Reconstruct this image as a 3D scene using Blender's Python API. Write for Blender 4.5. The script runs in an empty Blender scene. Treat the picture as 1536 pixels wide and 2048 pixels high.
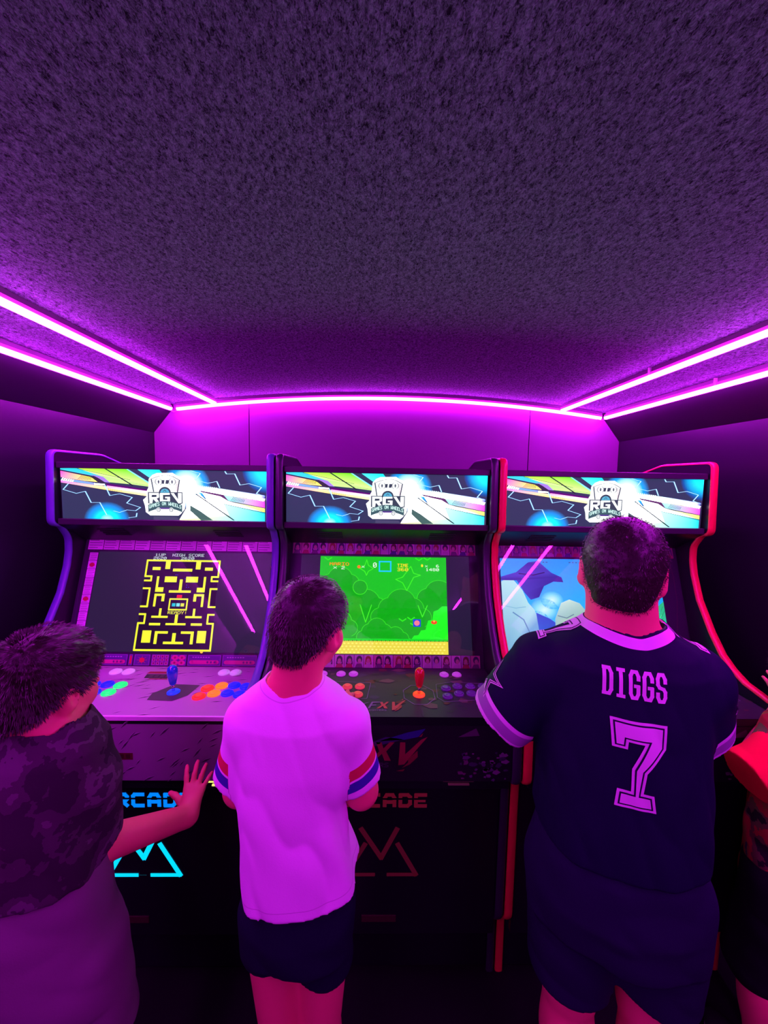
import bpy, bmesh, math, random
import numpy as np
from mathutils import Vector, Matrix
from mathutils.bvhtree import BVHTree
from mathutils.geometry import tessellate_polygon

random.seed(7)
SC = bpy.context.scene
COL = SC.collection

# ------------------------------------------------------------------ camera, world, exposure
F_PX, YAW, PITCH, ROLL, CAM = 762.77, .0195, -.0814, .0179, Vector((-.0352, 0.0, 1.619))
fw = Vector((math.sin(YAW) * math.cos(PITCH), math.cos(YAW) * math.cos(PITCH), math.sin(PITCH)))
rt0 = Vector((math.cos(YAW), -math.sin(YAW), 0))
up0 = rt0.cross(fw)
rt = math.cos(ROLL) * rt0 + math.sin(ROLL) * up0
up = -math.sin(ROLL) * rt0 + math.cos(ROLL) * up0
cd = bpy.data.cameras.new('camera')
cd.sensor_fit = 'HORIZONTAL'
cd.sensor_width = 36.0
cd.lens = F_PX / 1536 * 36.0
cd.clip_start = .02
cam = bpy.data.objects.new('camera', cd)
m = Matrix.Identity(4)
for i in range(3):
    m[i][0], m[i][1], m[i][2], m[i][3] = rt[i], up[i], -fw[i], CAM[i]
cam.matrix_world = m
COL.objects.link(cam)
SC.camera = cam
w = bpy.data.worlds.new('world')
SC.world = w
w.use_nodes = True
w.node_tree.nodes['Background'].inputs[0].default_value = (0, 0, 0, 1)
SC.view_settings.view_transform = 'Standard'
SC.view_settings.look = 'None'
SC.view_settings.gamma = 1
SC.view_settings.use_curve_mapping = False
SC.view_settings.exposure = 0.0
LED = (.74, .014, 1.0)          # colour of the neon strips
LED_POWER = 89.0
MARQUEE_POWER = 11.0
SCREEN_POWER = 1.25

# ------------------------------------------------------------------ helpers
def lin(r, g, b):
    f = lambda c: (c / 255 / 12.92) if c <= 10 else ((c / 255 + .055) / 1.055) ** 2.4
    return (f(r), f(g), f(b))

MATS = {}
def P(name, base, rough=.6, spec=.4, metal=0., emit=None, estr=1., bump=None, speck=None, coat=0., sheen=0.):
    """principled material; bump=(scale, strength, distance, stretch xyz); speck=(scale, second colour)"""
    if name in MATS: return MATS[name]
    mt = bpy.data.materials.new(name); mt.use_nodes = True
    nt = mt.node_tree; b = nt.nodes['Principled BSDF']
    b.inputs['Base Color'].default_value = (*base, 1)
    b.inputs['Roughness'].default_value = rough
    b.inputs['Specular IOR Level'].default_value = spec
    b.inputs['Metallic'].default_value = metal
    b.inputs['Coat Weight'].default_value = coat
    b.inputs['Sheen Weight'].default_value = sheen
    if emit:
        b.inputs['Emission Color'].default_value = (*emit, 1)
        b.inputs['Emission Strength'].default_value = estr
    if bump or speck:
        tc = nt.nodes.new('ShaderNodeTexCoord'); mp = nt.nodes.new('ShaderNodeMapping')
        nt.links.new(tc.outputs['Object'], mp.inputs[0])
        if bump:
            mp.inputs['Scale'].default_value = bump[3] if len(bump) > 3 else (1, 1, 1)
            n = nt.nodes.new('ShaderNodeTexNoise'); n.inputs['Scale'].default_value = bump[0]; n.inputs['Detail'].default_value = 3
            bp = nt.nodes.new('ShaderNodeBump'); bp.inputs['Strength'].default_value = bump[1]; bp.inputs['Distance'].default_value = bump[2]
            nt.links.new(mp.outputs[0], n.inputs['Vector']); nt.links.new(n.outputs[0], bp.inputs['Height'])
            nt.links.new(bp.outputs[0], b.inputs['Normal'])
        if speck:
            n2 = nt.nodes.new('ShaderNodeTexNoise'); n2.inputs['Scale'].default_value = speck[0]; n2.inputs['Detail'].default_value = 2
            nt.links.new(mp.outputs[0], n2.inputs['Vector'])
            cr = nt.nodes.new('ShaderNodeValToRGB')
            cr.color_ramp.elements[0].position = .4; cr.color_ramp.elements[1].position = .6
            cr.color_ramp.elements[0].color = (*base, 1); cr.color_ramp.elements[1].color = (*speck[1], 1)
            nt.links.new(n2.outputs[0], cr.inputs[0]); nt.links.new(cr.outputs[0], b.inputs['Base Color'])
    MATS[name] = mt
    return mt

def print_mat(name, power=0., rough=.5, spec=.3):
    """flat print: colours from the mesh attribute 'col', backlit when power > 0"""
    if name in MATS: return MATS[name]
    mt = bpy.data.materials.new(name); mt.use_nodes = True
    nt = mt.node_tree; b = nt.nodes['Principled BSDF']
    a = nt.nodes.new('ShaderNodeVertexColor'); a.layer_name = 'col'
    b.inputs['Roughness'].default_value = rough; b.inputs['Specular IOR Level'].default_value = spec
    if power:
        b.inputs['Base Color'].default_value = (.01, .01, .01, 1)
        nt.links.new(a.outputs[0], b.inputs['Emission Color']); b.inputs['Emission Strength'].default_value = power
    else:
        nt.links.new(a.outputs[0], b.inputs['Base Color'])
    MATS[name] = mt
    return mt

def glass_mat():
    if 'clear_pane' in MATS: return MATS['clear_pane']
    mt = bpy.data.materials.new('clear_pane'); mt.use_nodes = True
    nt = mt.node_tree; nt.nodes.clear()
    o = nt.nodes.new('ShaderNodeOutputMaterial'); mx = nt.nodes.new('ShaderNodeMixShader')
    t = nt.nodes.new('ShaderNodeBsdfTransparent'); g = nt.nodes.new('ShaderNodeBsdfGlossy'); lw = nt.nodes.new('ShaderNodeLayerWeight'); pw = nt.nodes.new('ShaderNodeMath'); fr = nt.nodes.new('ShaderNodeMath')
    g.inputs['Roughness'].default_value = .012; lw.inputs['Blend'].default_value = .5; pw.operation = 'POWER'; pw.inputs[1].default_value = 5; fr.operation = 'MULTIPLY_ADD'; fr.inputs[1].default_value = .9; fr.inputs[2].default_value = .035
    nt.links.new(lw.outputs['Facing'], pw.inputs[0]); nt.links.new(pw.outputs[0], fr.inputs[0])
    nt.links.new(fr.outputs[0], mx.inputs[0]); nt.links.new(t.outputs[0], mx.inputs[1]); nt.links.new(g.outputs[0], mx.inputs[2])
    nt.links.new(mx.outputs[0], o.inputs[0])
    MATS['clear_pane'] = mt
    return mt

def wpos(o):
    p = Vector(o.location)
    while o.parent: o = o.parent; p = p + Vector(o.location)
    return p

def link(name, me, parent=None, pos=(0, 0, 0), kind=None, label=None, cat=None, group=None):
    """pos = world position of the object's origin (things built here are not rotated above this object)"""
    o = bpy.data.objects.new(name, me); COL.objects.link(o)
    if parent: o.parent = parent; o.location = Vector(pos) - wpos(parent)
    else: o.location = pos
    if kind: o['kind'] = kind
    if label: o['label'] = label
    if cat: o['category'] = cat
    if group: o['group'] = group
    return o

def mesh(verts, faces, mat, org=(0, 0, 0), smooth=False, name='m'):
    me = bpy.data.meshes.new(name)
    ox, oy, oz = org
    me.from_pydata([(v[0] - ox, v[1] - oy, v[2] - oz) for v in verts], [], faces)
    me.materials.append(mat)
    if smooth: me.polygons.foreach_set('use_smooth', [True] * len(me.polygons))
    me.update()
    return me

def bm_mesh(bm, mat, smooth=False):
    me = bpy.data.meshes.new('m'); bmesh.ops.recalc_face_normals(bm, faces=bm.faces[:])
    bm.to_mesh(me); bm.free(); me.materials.append(mat)
    if smooth: me.polygons.foreach_set('use_smooth', [True] * len(me.polygons))
    return me

def box_mesh(lo, hi, mat, org, bev=0.):
    bm = bmesh.new()
    vs = [bm.verts.new((x - org[0], y - org[1], z - org[2])) for x in (lo[0], hi[0]) for y in (lo[1], hi[1]) for z in (lo[2], hi[2])]
    for f in ((0, 1, 3, 2), (4, 6, 7, 5), (0, 4, 5, 1), (2, 3, 7, 6), (0, 2, 6, 4), (1, 5, 7, 3)): bm.faces.new([vs[i] for i in f])
    if bev: bmesh.ops.bevel(bm, geom=bm.edges[:], offset=bev, segments=2, affect='EDGES', profile=.5)
    return bm_mesh(bm, mat)

def prism_mesh(poly, x0, x1, mat, org, bev=0.):
    """polygon in (y, z) extruded along x"""
    bm = bmesh.new()
    a = [bm.verts.new((x0 - org[0], y - org[1], z - org[2])) for y, z in poly]
    b = [bm.verts.new((x1 - org[0], y - org[1], z - org[2])) for y, z in poly]
    n = len(poly)
    bm.faces.new(a); bm.faces.new(b[::-1])
    for i in range(n): bm.faces.new((a[i], b[i], b[(i + 1) % n], a[(i + 1) % n]))
    if bev: bmesh.ops.bevel(bm, geom=bm.edges[:], offset=bev, segments=2, affect='EDGES')
    return bm_mesh(bm, mat)

def lathe_mesh(prof, mat, seg=24, axis=Vector((0, 0, 1)), smooth=True):
    """prof = [(radius, height)] around axis at the origin"""
    q = Vector((0, 0, 1)).rotation_difference(axis).to_matrix()
    vs, fs = [], []
    for r, h in prof:
        for k in range(seg):
            t = 2 * math.pi * k / seg
            vs.append(tuple(q @ Vector((r * math.cos(t), r * math.sin(t), h))))
    n = len(prof)
    for i in range(n - 1):
        for k in range(seg): fs.append((i * seg + k, i * seg + (k + 1) % seg, (i + 1) * seg + (k + 1) % seg, (i + 1) * seg + k))
    fs.append(tuple(range(seg))[::-1]); fs.append(tuple((n - 1) * seg + k for k in range(seg)))
    return mesh(vs, fs, mat, smooth=smooth)

# ------------------------------------------------------------------ flat print (2D polygons -> one mesh)
class Art:
    """coloured polygons in a local (s, t) plane, layered by fractions of a millimetre like ink on film"""
    def __init__(s): s.p = []
    def poly(s, pts, col, lay=1):
        cols = col if isinstance(col[0], (tuple, list)) else [col] * len(pts)
        s.p.append(([tuple(q) for q in pts], [tuple(c) for c in cols], lay))
    def rect(s, x0, y0, x1, y1, col, lay=1): s.poly([(x0, y0), (x1, y0), (x1, y1), (x0, y1)], col, lay)
    def disc(s, cx, cy, rx, ry, col, lay=1, n=20): s.poly([(cx + rx * math.cos(2 * math.pi * k / n), cy + ry * math.sin(2 * math.pi * k / n)) for k in range(n)], col, lay)
    def glow(s, cx, cy, rings, lay=1, n=28):
        """rings=[(rx, ry, colour)] from centre colour outwards"""
        for (ra, rb, ca), (rc, rd, cb) in zip(rings[:-1], rings[1:]):
            for k in range(n):
                t0, t1 = 2 * math.pi * k / n, 2 * math.pi * (k + 1) / n
                q = lambda a, b, t: (cx + a * math.cos(t), cy + b * math.sin(t))
                s.poly([q(ra, rb, t0), q(rc, rd, t0), q(rc, rd, t1), q(ra, rb, t1)], [ca, cb, cb, ca], lay)
    def line(s, pts, wd, col, lay=1, closed=False):
        pts = [Vector(p) for p in pts]
        if closed: pts = pts + [pts[0]]
        for a, b in zip(pts[:-1], pts[1:]):
            d = b - a
            if d.length < 1e-9: continue
            d.normalize(); n = Vector((-d.y, d.x)) * wd / 2; e = d * wd * .35
            s.poly([a - e - n, b + e - n, b + e + n, a - e + n], col, lay)
    def pixels(s, text, x, y, px, py, col, lay=1):
        """5x7 pixel lettering, top-left corner at (x, y)"""
        for ch in text:
            rows = PIX.get(ch)
            if rows:
                for r, row in enumerate(rows):
                    k = 0
                    while k < 5:
                        if row[k] == '1':
                            e = k
                            while e < 5 and row[e] == '1': e += 1
                            s.rect(x + k * px, y - (r + 1) * py, x + e * px, y - r * py, col, lay); k = e
                        else: k += 1
            x += 6 * px
        return x
    def mapped(s, fn):
        a = Art(); a.p = [([fn(*q) for q in pts], c, l) for pts, c, l in s.p]; return a
    def clip(s, x0, y0, x1, y1):
        out = []
        for pts, cols, lay in s.p:
            q = [(*p, *c) for p, c in zip(pts, cols)]
            for ax, val, sg in ((0, x0, 1), (0, x1, -1), (1, y0, 1), (1, y1, -1)):
                r = []
                for i in range(len(q)):
                    a, b = q[i - 1], q[i]
                    ia, ib = sg * (a[ax] - val) >= 0, sg * (b[ax] - val) >= 0
                    if ia != ib:
                        t = (val - a[ax]) / (b[ax] - a[ax]); r.append(tuple(u + t * (v - u) for u, v in zip(a, b)))
                    if ib: r.append(b)
                q = r
                if not q: break
            if len(q) >= 3: out.append(([k[:2] for k in q], [k[2:] for k in q], lay))
        s.p = out
        return s
    def mesh(s, O, ex, ey, mat, org=(0, 0, 0), eps=.00025):
        O, ex, ey = Vector(O), Vector(ex), Vector(ey); nz = ex.cross(ey).normalized()
        vs, fs, cs = [], [], []
        for pts, cols, lay in s.p:
            v3 = [Vector((a, b, 0)) for a, b in pts]
            base = len(vs)
            for a, b in pts: vs.append(O + ex * a + ey * b + nz * (eps * lay))
            tris = [(0, 1, 2)] if len(pts) == 3 else tessellate_polygon([v3])
            for t in tris:
                a, b, c = (v3[i] for i in t)
                ar = (b - a).cross(c - a).z
                if abs(ar) < 1e-12: continue
                t = tuple(t) if ar > 0 else tuple(t)[::-1]
                fs.append(tuple(base + i for i in t)); cs.extend(cols[i] for i in t)
        me = mesh(vs, fs, mat, org)
        at = me.color_attributes.new('col', 'FLOAT_COLOR', 'CORNER')
        at.data.foreach_set('color', np.array([(*c, 1) for c in cs], 'f').ravel())
        return me

PIX = {}
for k, v in {'A': '01110 10001 10001 11111 10001 10001 10001', 'C': '01111 10000 10000 10000 10000 10000 01111', 'D': '11110 10001 10001 10001 10001 10001 11110',
    'E': '11111 10000 10000 11110 10000 10000 11111', 'F': '11111 10000 10000 11110 10000 10000 10000', 'G': '01111 10000 10000 10011 10001 10001 01111', 'H': '10001 10001 10001 11111 10001 10001 10001',
    'I': '11111 00100 00100 00100 00100 00100 11111', 'L': '10000 10000 10000 10000 10000 10000 11111', 'M': '10001 11011 10101 10101 10001 10001 10001', 'N': '10001 11001 10101 10101 10011 10001 10001',
    'O': '01110 10001 10001 10001 10001 10001 01110', 'P': '11110 10001 10001 11110 10000 10000 10000', 'R': '11110 10001 10001 11110 10100 10010 10001', 'S': '01111 10000 10000 01110 00001 00001 11110',
    'T': '11111 00100 00100 00100 00100 00100 00100', 'U': '10001 10001 10001 10001 10001 10001 01110', 'V': '10001 10001 10001 10001 10001 01010 00100', 'W': '10001 10001 10001 10101 10101 11011 10001',
    'Y': '10001 10001 01010 00100 00100 00100 00100', 'x': '00000 10001 01010 00100 01010 10001 00000', '!': '00100 00100 00100 00100 00100 00000 00100',
    '0': '01110 10001 10011 10101 11001 10001 01110', '1': '00100 01100 00100 00100 00100 00100 01110', '2': '01110 10001 00001 00110 01000 10000 11111', '3': '11110 00001 00001 01110 00001 00001 11110',
    '4': '00010 00110 01010 10010 11111 00010 00010', '5': '11111 10000 11110 00001 00001 10001 01110', '6': '01110 10000 10000 11110 10001 10001 01110', '8': '01110 10001 10001 01110 10001 10001 01110'}.items(): PIX[k] = v.split()

# ------------------------------------------------------------------ materials of the room
BLACK = P('black_laminate', (.008, .008, .012), .34, .3)
M_WALL = P('black_wall_panel', (.010, .010, .014), .3, .26)
M_BACKWALL = P('purple_tinted_wall_panel', (.17, .06, .18), .5, .2)  # neutral panels; the purple of the strip light is put into their base colour
M_COVE = P('dark_cove_trim', (.008, .008, .01), .45, .3)
M_FLOOR = P('dark_floor_mat', (.007, .007, .008), .75, .15, bump=(180, .3, .002))

def carpet_mat():
    mt = bpy.data.materials.new('grey_carpet'); mt.use_nodes = True
    nt = mt.node_tree; b = nt.nodes['Principled BSDF']
    b.inputs['Roughness'].default_value = 1; b.inputs['Specular IOR Level'].default_value = .05
    tc = nt.nodes.new('ShaderNodeTexCoord')
    mp = nt.nodes.new('ShaderNodeMapping'); mp.inputs['Rotation'].default_value = (0, 0, .5); mp.inputs['Scale'].default_value = (1, .55, 1)
    n0 = nt.nodes.new('ShaderNodeTexNoise'); n0.inputs['Scale'].default_value = 140; n0.inputs['Detail'].default_value = 2
    n1 = nt.nodes.new('ShaderNodeTexNoise'); n1.inputs['Scale'].default_value = 320; n1.inputs['Detail'].default_value = 3; n1.inputs['Roughness'].default_value = .7; n1.inputs['Distortion'].default_value = 1.2
    n2 = nt.nodes.new('ShaderNodeTexNoise'); n2.inputs['Scale'].default_value = 6; n2.inputs['Detail'].default_value = 4
    L = nt.links.new
    L(tc.outputs['Object'], mp.inputs[0])
    for n in (n0, n1, n2): L(mp.outputs[0], n.inputs['Vector'])
    ad = nt.nodes.new('ShaderNodeMath'); ad.operation = 'MULTIPLY_ADD'; ad.inputs[1].default_value = .45
    L(n0.outputs[0], ad.inputs[0]); L(n1.outputs[0], ad.inputs[2])
    cr = nt.nodes.new('ShaderNodeValToRGB')
    cr.color_ramp.elements[0].position = .55; cr.color_ramp.elements[0].color = (.014, .028, .018, 1)
    cr.color_ramp.elements[1].position = .92; cr.color_ramp.elements[1].color = (.28, .52, .37, 1)
    L(ad.outputs[0], cr.inputs[0])
    bp = nt.nodes.new('ShaderNodeBump'); bp.inputs['Strength'].default_value = 1; bp.inputs['Distance'].default_value = .004
    L(ad.outputs[0], bp.inputs['Height'])
    bp2 = nt.nodes.new('ShaderNodeBump'); bp2.inputs['Strength'].default_value = .5; bp2.inputs['Distance'].default_value = .03
    L(n2.outputs[0], bp2.inputs['Height']); L(bp.outputs[0], bp2.inputs['Normal'])
    L(cr.outputs[0], b.inputs['Base Color']); L(bp2.outputs[0], b.inputs['Normal'])
    return mt
M_CARPET = carpet_mat()

# ------------------------------------------------------------------ room
XL, XR, YB, YF = -1.235, 1.29, 2.095, -2.6        # side walls, wall behind the machines, wall behind the viewer
SOL, SOR, SIL, SIR = -1.1206, 1.1793, -.885, .937  # outer and inner strips
HL, ARCH = 1.991, .081
RISE = .017                                        # the strips hang this far below the carpet in their holders
XM, XH = (SOL + SOR) / 2, (SOR - SOL) / 2
def ceil_z(x): return HL + ARCH * (1 - ((x - XM) / XH) ** 2)

def thick_sheet(pts, y0, y1, t, mat, seg=1):
    """polyline in (x, z) swept along y, thickened upward by t"""
    bm = bmesh.new(); rows = []
    for k in range(seg + 1):
        y = y0 + (y1 - y0) * k / seg
        rows.append([bm.verts.new((x, y, z)) for x, z in pts] + [bm.verts.new((x, y, z + t)) for x, z in pts[::-1]])
    n = len(rows[0])
    for a, b in zip(rows[:-1], rows[1:]):
        for i in range(n): bm.faces.new((a[i], a[(i + 1) % n], b[(i + 1) % n], b[i]))
    bm.faces.new(rows[0]); bm.faces.new(rows[-1][::-1])
    return bm_mesh(bm, mat)

link('floor', box_mesh((XL - .1, YF - .1, -.06), (XR + .1, YB + .1, 0), M_FLOOR, (0, 0, 0)), kind='structure', label='dark rubber floor mat of the dim game trailer')
cpts = [(SOL - .02 + (SOR - SOL + .04) * k / 24, 0) for k in range(25)]
link('ceiling', thick_sheet([(x, ceil_z(x) + RISE) for x, _ in cpts], YF, YB, .05, M_CARPET), kind='structure', label='grey carpeted ceiling, slightly arched')
for nm, x0, x1 in (('wall_left', XL - .06, XL), ('wall_right', XR, XR + .06)):
    link(nm, box_mesh((x0, YF, 0), (x1, YB, HL + .1), M_WALL, (0, 0, 0)), kind='structure', label='glossy black side wall of the trailer')
link('wall_front', box_mesh((XL - .06, YF - .06, 0), (XR + .06, YF, HL + .2), M_WALL, (0, 0, 0)), kind='structure', label='black end wall of the trailer')
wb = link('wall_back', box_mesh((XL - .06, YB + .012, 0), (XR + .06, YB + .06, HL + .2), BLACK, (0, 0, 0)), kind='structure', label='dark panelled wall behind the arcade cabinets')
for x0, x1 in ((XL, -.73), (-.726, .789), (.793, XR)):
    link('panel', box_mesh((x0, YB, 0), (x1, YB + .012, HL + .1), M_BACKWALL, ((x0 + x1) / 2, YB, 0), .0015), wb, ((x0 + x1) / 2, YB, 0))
# slanted dark coves between the ceiling and the side walls
for nm, xw, xs in (('trim_1', XL, SOL), ('trim_2', XR, SOR)):
    sg = 1 if xw < 0 else -1
    bm = bmesh.new()
    prof = [(xw, 1.855), (xs - sg * .008, HL - .004), (xs - sg * .012, HL + .06), (xw, HL + .06)]
    a = [bm.verts.new((x, YF, z)) for x, z in prof]; b = [bm.verts.new((x, YB, z)) for x, z in prof]
    bm.faces.new(a); bm.faces.new(b[::-1])
    for i in range(4): bm.faces.new((a[i], a[(i + 1) % 4], b[(i + 1) % 4], b[i]))
    link(nm, bm_mesh(bm, M_COVE), kind='structure', label='slanted dark cove trim along the ' + ('left' if sg > 0 else 'right') + ' side of the ceiling')

# ------------------------------------------------------------------ neon strips
M_NEON = P('neon_diffuser', (.8, .7, .8), .5, .2, emit=LED, estr=LED_POWER)
M_NEONSIDE = P('neon_sleeve', (.8, .3, .8), .5, .2, emit=(.9, .004, .8), estr=.5)
M_WHITEPL = P('white_plastic', (.75, .75, .78), .4, .4)
def neon(label, path, wd=.0205, ht=.023, clips=()):
    """path = world points along the strip's top; a lit dome on a dimmer sleeve, held by clips"""
    t = bpy.data.objects.new('led_strip', None); COL.objects.link(t)
    t.location = path[0]; t['label'] = label; t['category'] = 'light strip'; t['group'] = 'neon light strips under the ceiling'
    pts = [Vector(p) for p in path]
    def sweep(sec):
        vs, fs = [], []
        for i, p in enumerate(pts):
            d = (pts[min(i + 1, len(pts) - 1)] - pts[max(i - 1, 0)]).normalized()
            s = d.cross(Vector((0, 0, 1))).normalized(); u = s.cross(d).normalized()
            for a, b in sec: vs.append(p + s * a + u * b)
        n = len(sec)
        for i in range(len(pts) - 1):
            for k in range(n): fs.append((i * n + k, i * n + (k + 1) % n, (i + 1) * n + (k + 1) % n, (i + 1) * n + k))
        fs.append(tuple(range(n))[::-1]); fs.append(tuple((len(pts) - 1) * n + k for k in range(n)))
        return vs, fs
    h = wd / 2
    core = [(-h, -ht * .4), (-h * .9, -ht * .8), (-h * .45, -ht), (h * .45, -ht), (h * .9, -ht * .8), (h, -ht * .4)]
    v, f = sweep(core); link('diffuser', mesh(v, f, M_NEON, path[0]), t, path[0])
    sl = [(-h * .7, .001), (-h * .8, -ht * .4), (h * .8, -ht * .4), (h * .7, .001)]
    fin = [(-.0015, RISE), (-.0015, -.002), (.0015, -.002), (.0015, RISE)]
    v, f = sweep(fin); link('holder', mesh(v, f, P('grey_channel', (.16, .16, .16), .6, .2), path[0]), t, path[0])
    v, f = sweep(sl); link('sleeve', mesh(v, f, M_NEONSIDE, path[0]), t, path[0])
    for c in clips:
        link('clip', box_mesh((-.0125, -.0025, -.010), (.0125, .0025, RISE), M_WHITEPL, (0, 0, 0), .001), t, c)
    return t
bx = [SOL + .02 + (SOR - SOL - .03) * k / 32 for k in range(33)]
neon('pink neon light strip curving along the top of the wall behind the cabinets', [(x, YB - .022, ceil_z(x) - .001) for x in bx])
for lb, x in (('neon light strip along the slanted left edge of the ceiling', SOL), ('neon light strip on the ceiling, inside the left edge strip', SIL),
              ('neon light strip on the ceiling, inside the right edge strip', SIR), ('neon light strip along the slanted right edge of the ceiling', SOR)):
    z = ceil_z(x) - .001
    ya = YB - (.045 if x in (SOL, SOR) else .06)
    neon('pink ' + lb, [(x, ya - (ya - YF - .05) * k / 6, z) for k in range(7)], clips=[(x, y, z + .001) for y in (1.38, -.2)] if x > 0 else [(x, y, z + .001) for y in (.55, -.5)])
M_WIRE = P('pink_wire', (.8, .2, .7), .4, .4)
for lb, x, sg in (('short pink lead joining the strips in the left corner', SOL, 1), ('short pink lead joining the strips in the right corner', SOR, -1)):
    pts = [Vector((x + sg * a, YB - b, ceil_z(x) - .018 - c)) for a, b, c in ((0, .04, 0), (.002, .03, .008), (.012, .022, .008), (.03, .02, 0))]
    vs, fs = [], []
    for i, p in enumerate(pts):
        for k in range(6): vs.append(p + Vector((.003 * math.cos(k * math.pi / 3) * (1 if i else 1), .003 * math.cos(k * math.pi / 3), .003 * math.sin(k * math.pi / 3))))
    for i in range(3):
        for k in range(6): fs.append((i * 6 + k, i * 6 + (k + 1) % 6, (i + 1) * 6 + (k + 1) % 6, (i + 1) * 6 + k))
    link('lead_wire', mesh(vs, fs, M_WIRE, pts[0], True), None, pts[0], label=lb, cat='wire', group='strip leads in the corners')

# ------------------------------------------------------------------ arcade cabinets
CW = .376                                        # half width of a cabinet
PT = .022                                        # side panel thickness
def rounded(p, r, n=5):
    """round the named corners of a path: p=[(y, z, radius factor)]"""
    out = []
    for i, (y, z, k) in enumerate(p):
        if not k or i in (0, len(p) - 1): out.append((y, z)); continue
        a, b, c = Vector(p[i - 1][:2]), Vector((y, z)), Vector(p[i + 1][:2])
        d0, d1 = (a - b).normalized(), (c - b).normalized(); rr = r * k
        for j in range(n + 1):
            t = j / n; q = (b + d0 * rr) * (1 - t) ** 2 + b * 2 * t * (1 - t) + (b + d1 * rr) * t * t
            out.append((q.x, q.y))
    return out
FRONT = rounded([(1.80, 1.63, 0), (1.53, 1.70, 1), (1.298, 1.70, 1), (1.288, 1.453, 1), (1.325, 1.447, .6), (1.358, 1.40, .8), (1.356, 1.35, 0), (1.345, 1.30, 0), (1.312, 1.215, 0),
                 (1.252, 1.12, 0), (1.205, 1.062, 0), (1.165, 1.032, 0), (1.12, 1.010, 0), (.992, .986, 1), (.986, .783, 1), (1.07, .77, .6), (1.074, .27, 1), (1.135, .2, .8), (1.135, .002, 0)], .022)
PANEL = FRONT + [(1.96, .002), (1.96, 1.585)]
TMOLD = [Vector(p) for p in FRONT]

def tmold_mesh(xc, mat, org):
    wd = PT / 2 + .0012
    sec = [(-wd, -.003), (-wd, .0015), (-wd * .75, .0042), (0, .0055), (wd * .75, .0042), (wd, .0015), (wd, -.003)]
    vs, fs = [], []
    for i, p in enumerate(TMOLD):
        d = (TMOLD[min(i + 1, len(TMOLD) - 1)] - TMOLD[max(i - 1, 0)]).normalized()
        n = Vector((-d.y, d.x)) * -1           # points out of the panel
        if i == 0: n0 = n
        for a, o in sec: vs.append((xc + a, p.x + n.x * o, p.y + n.y * o))
    k = len(sec)
    for i in range(len(TMOLD) - 1):
        for j in range(k - 1): fs.append((i * k + j, i * k + j + 1, (i + 1) * k + j + 1, (i + 1) * k + j))
    me = mesh(vs, fs, mat, org, True)
    return me

MON_O, MON_E = Vector((0, 1.291, .963)), Vector((0, math.sin(.316), math.cos(.316)))
MON_N = Vector((1, 0, 0)).cross(MON_E)
CP_O, CP_E = Vector((0, .999, .9724)), Vector((0, .286, -.0059)).normalized()
CP_N = Vector((1, 0, 0)).cross(CP_E)
def cp_point(x, y): return Vector((x, y, CP_O.z + (y - CP_O.y) * CP_E.z / CP_E.y))

WHITE = (1, 1, 1)
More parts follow.
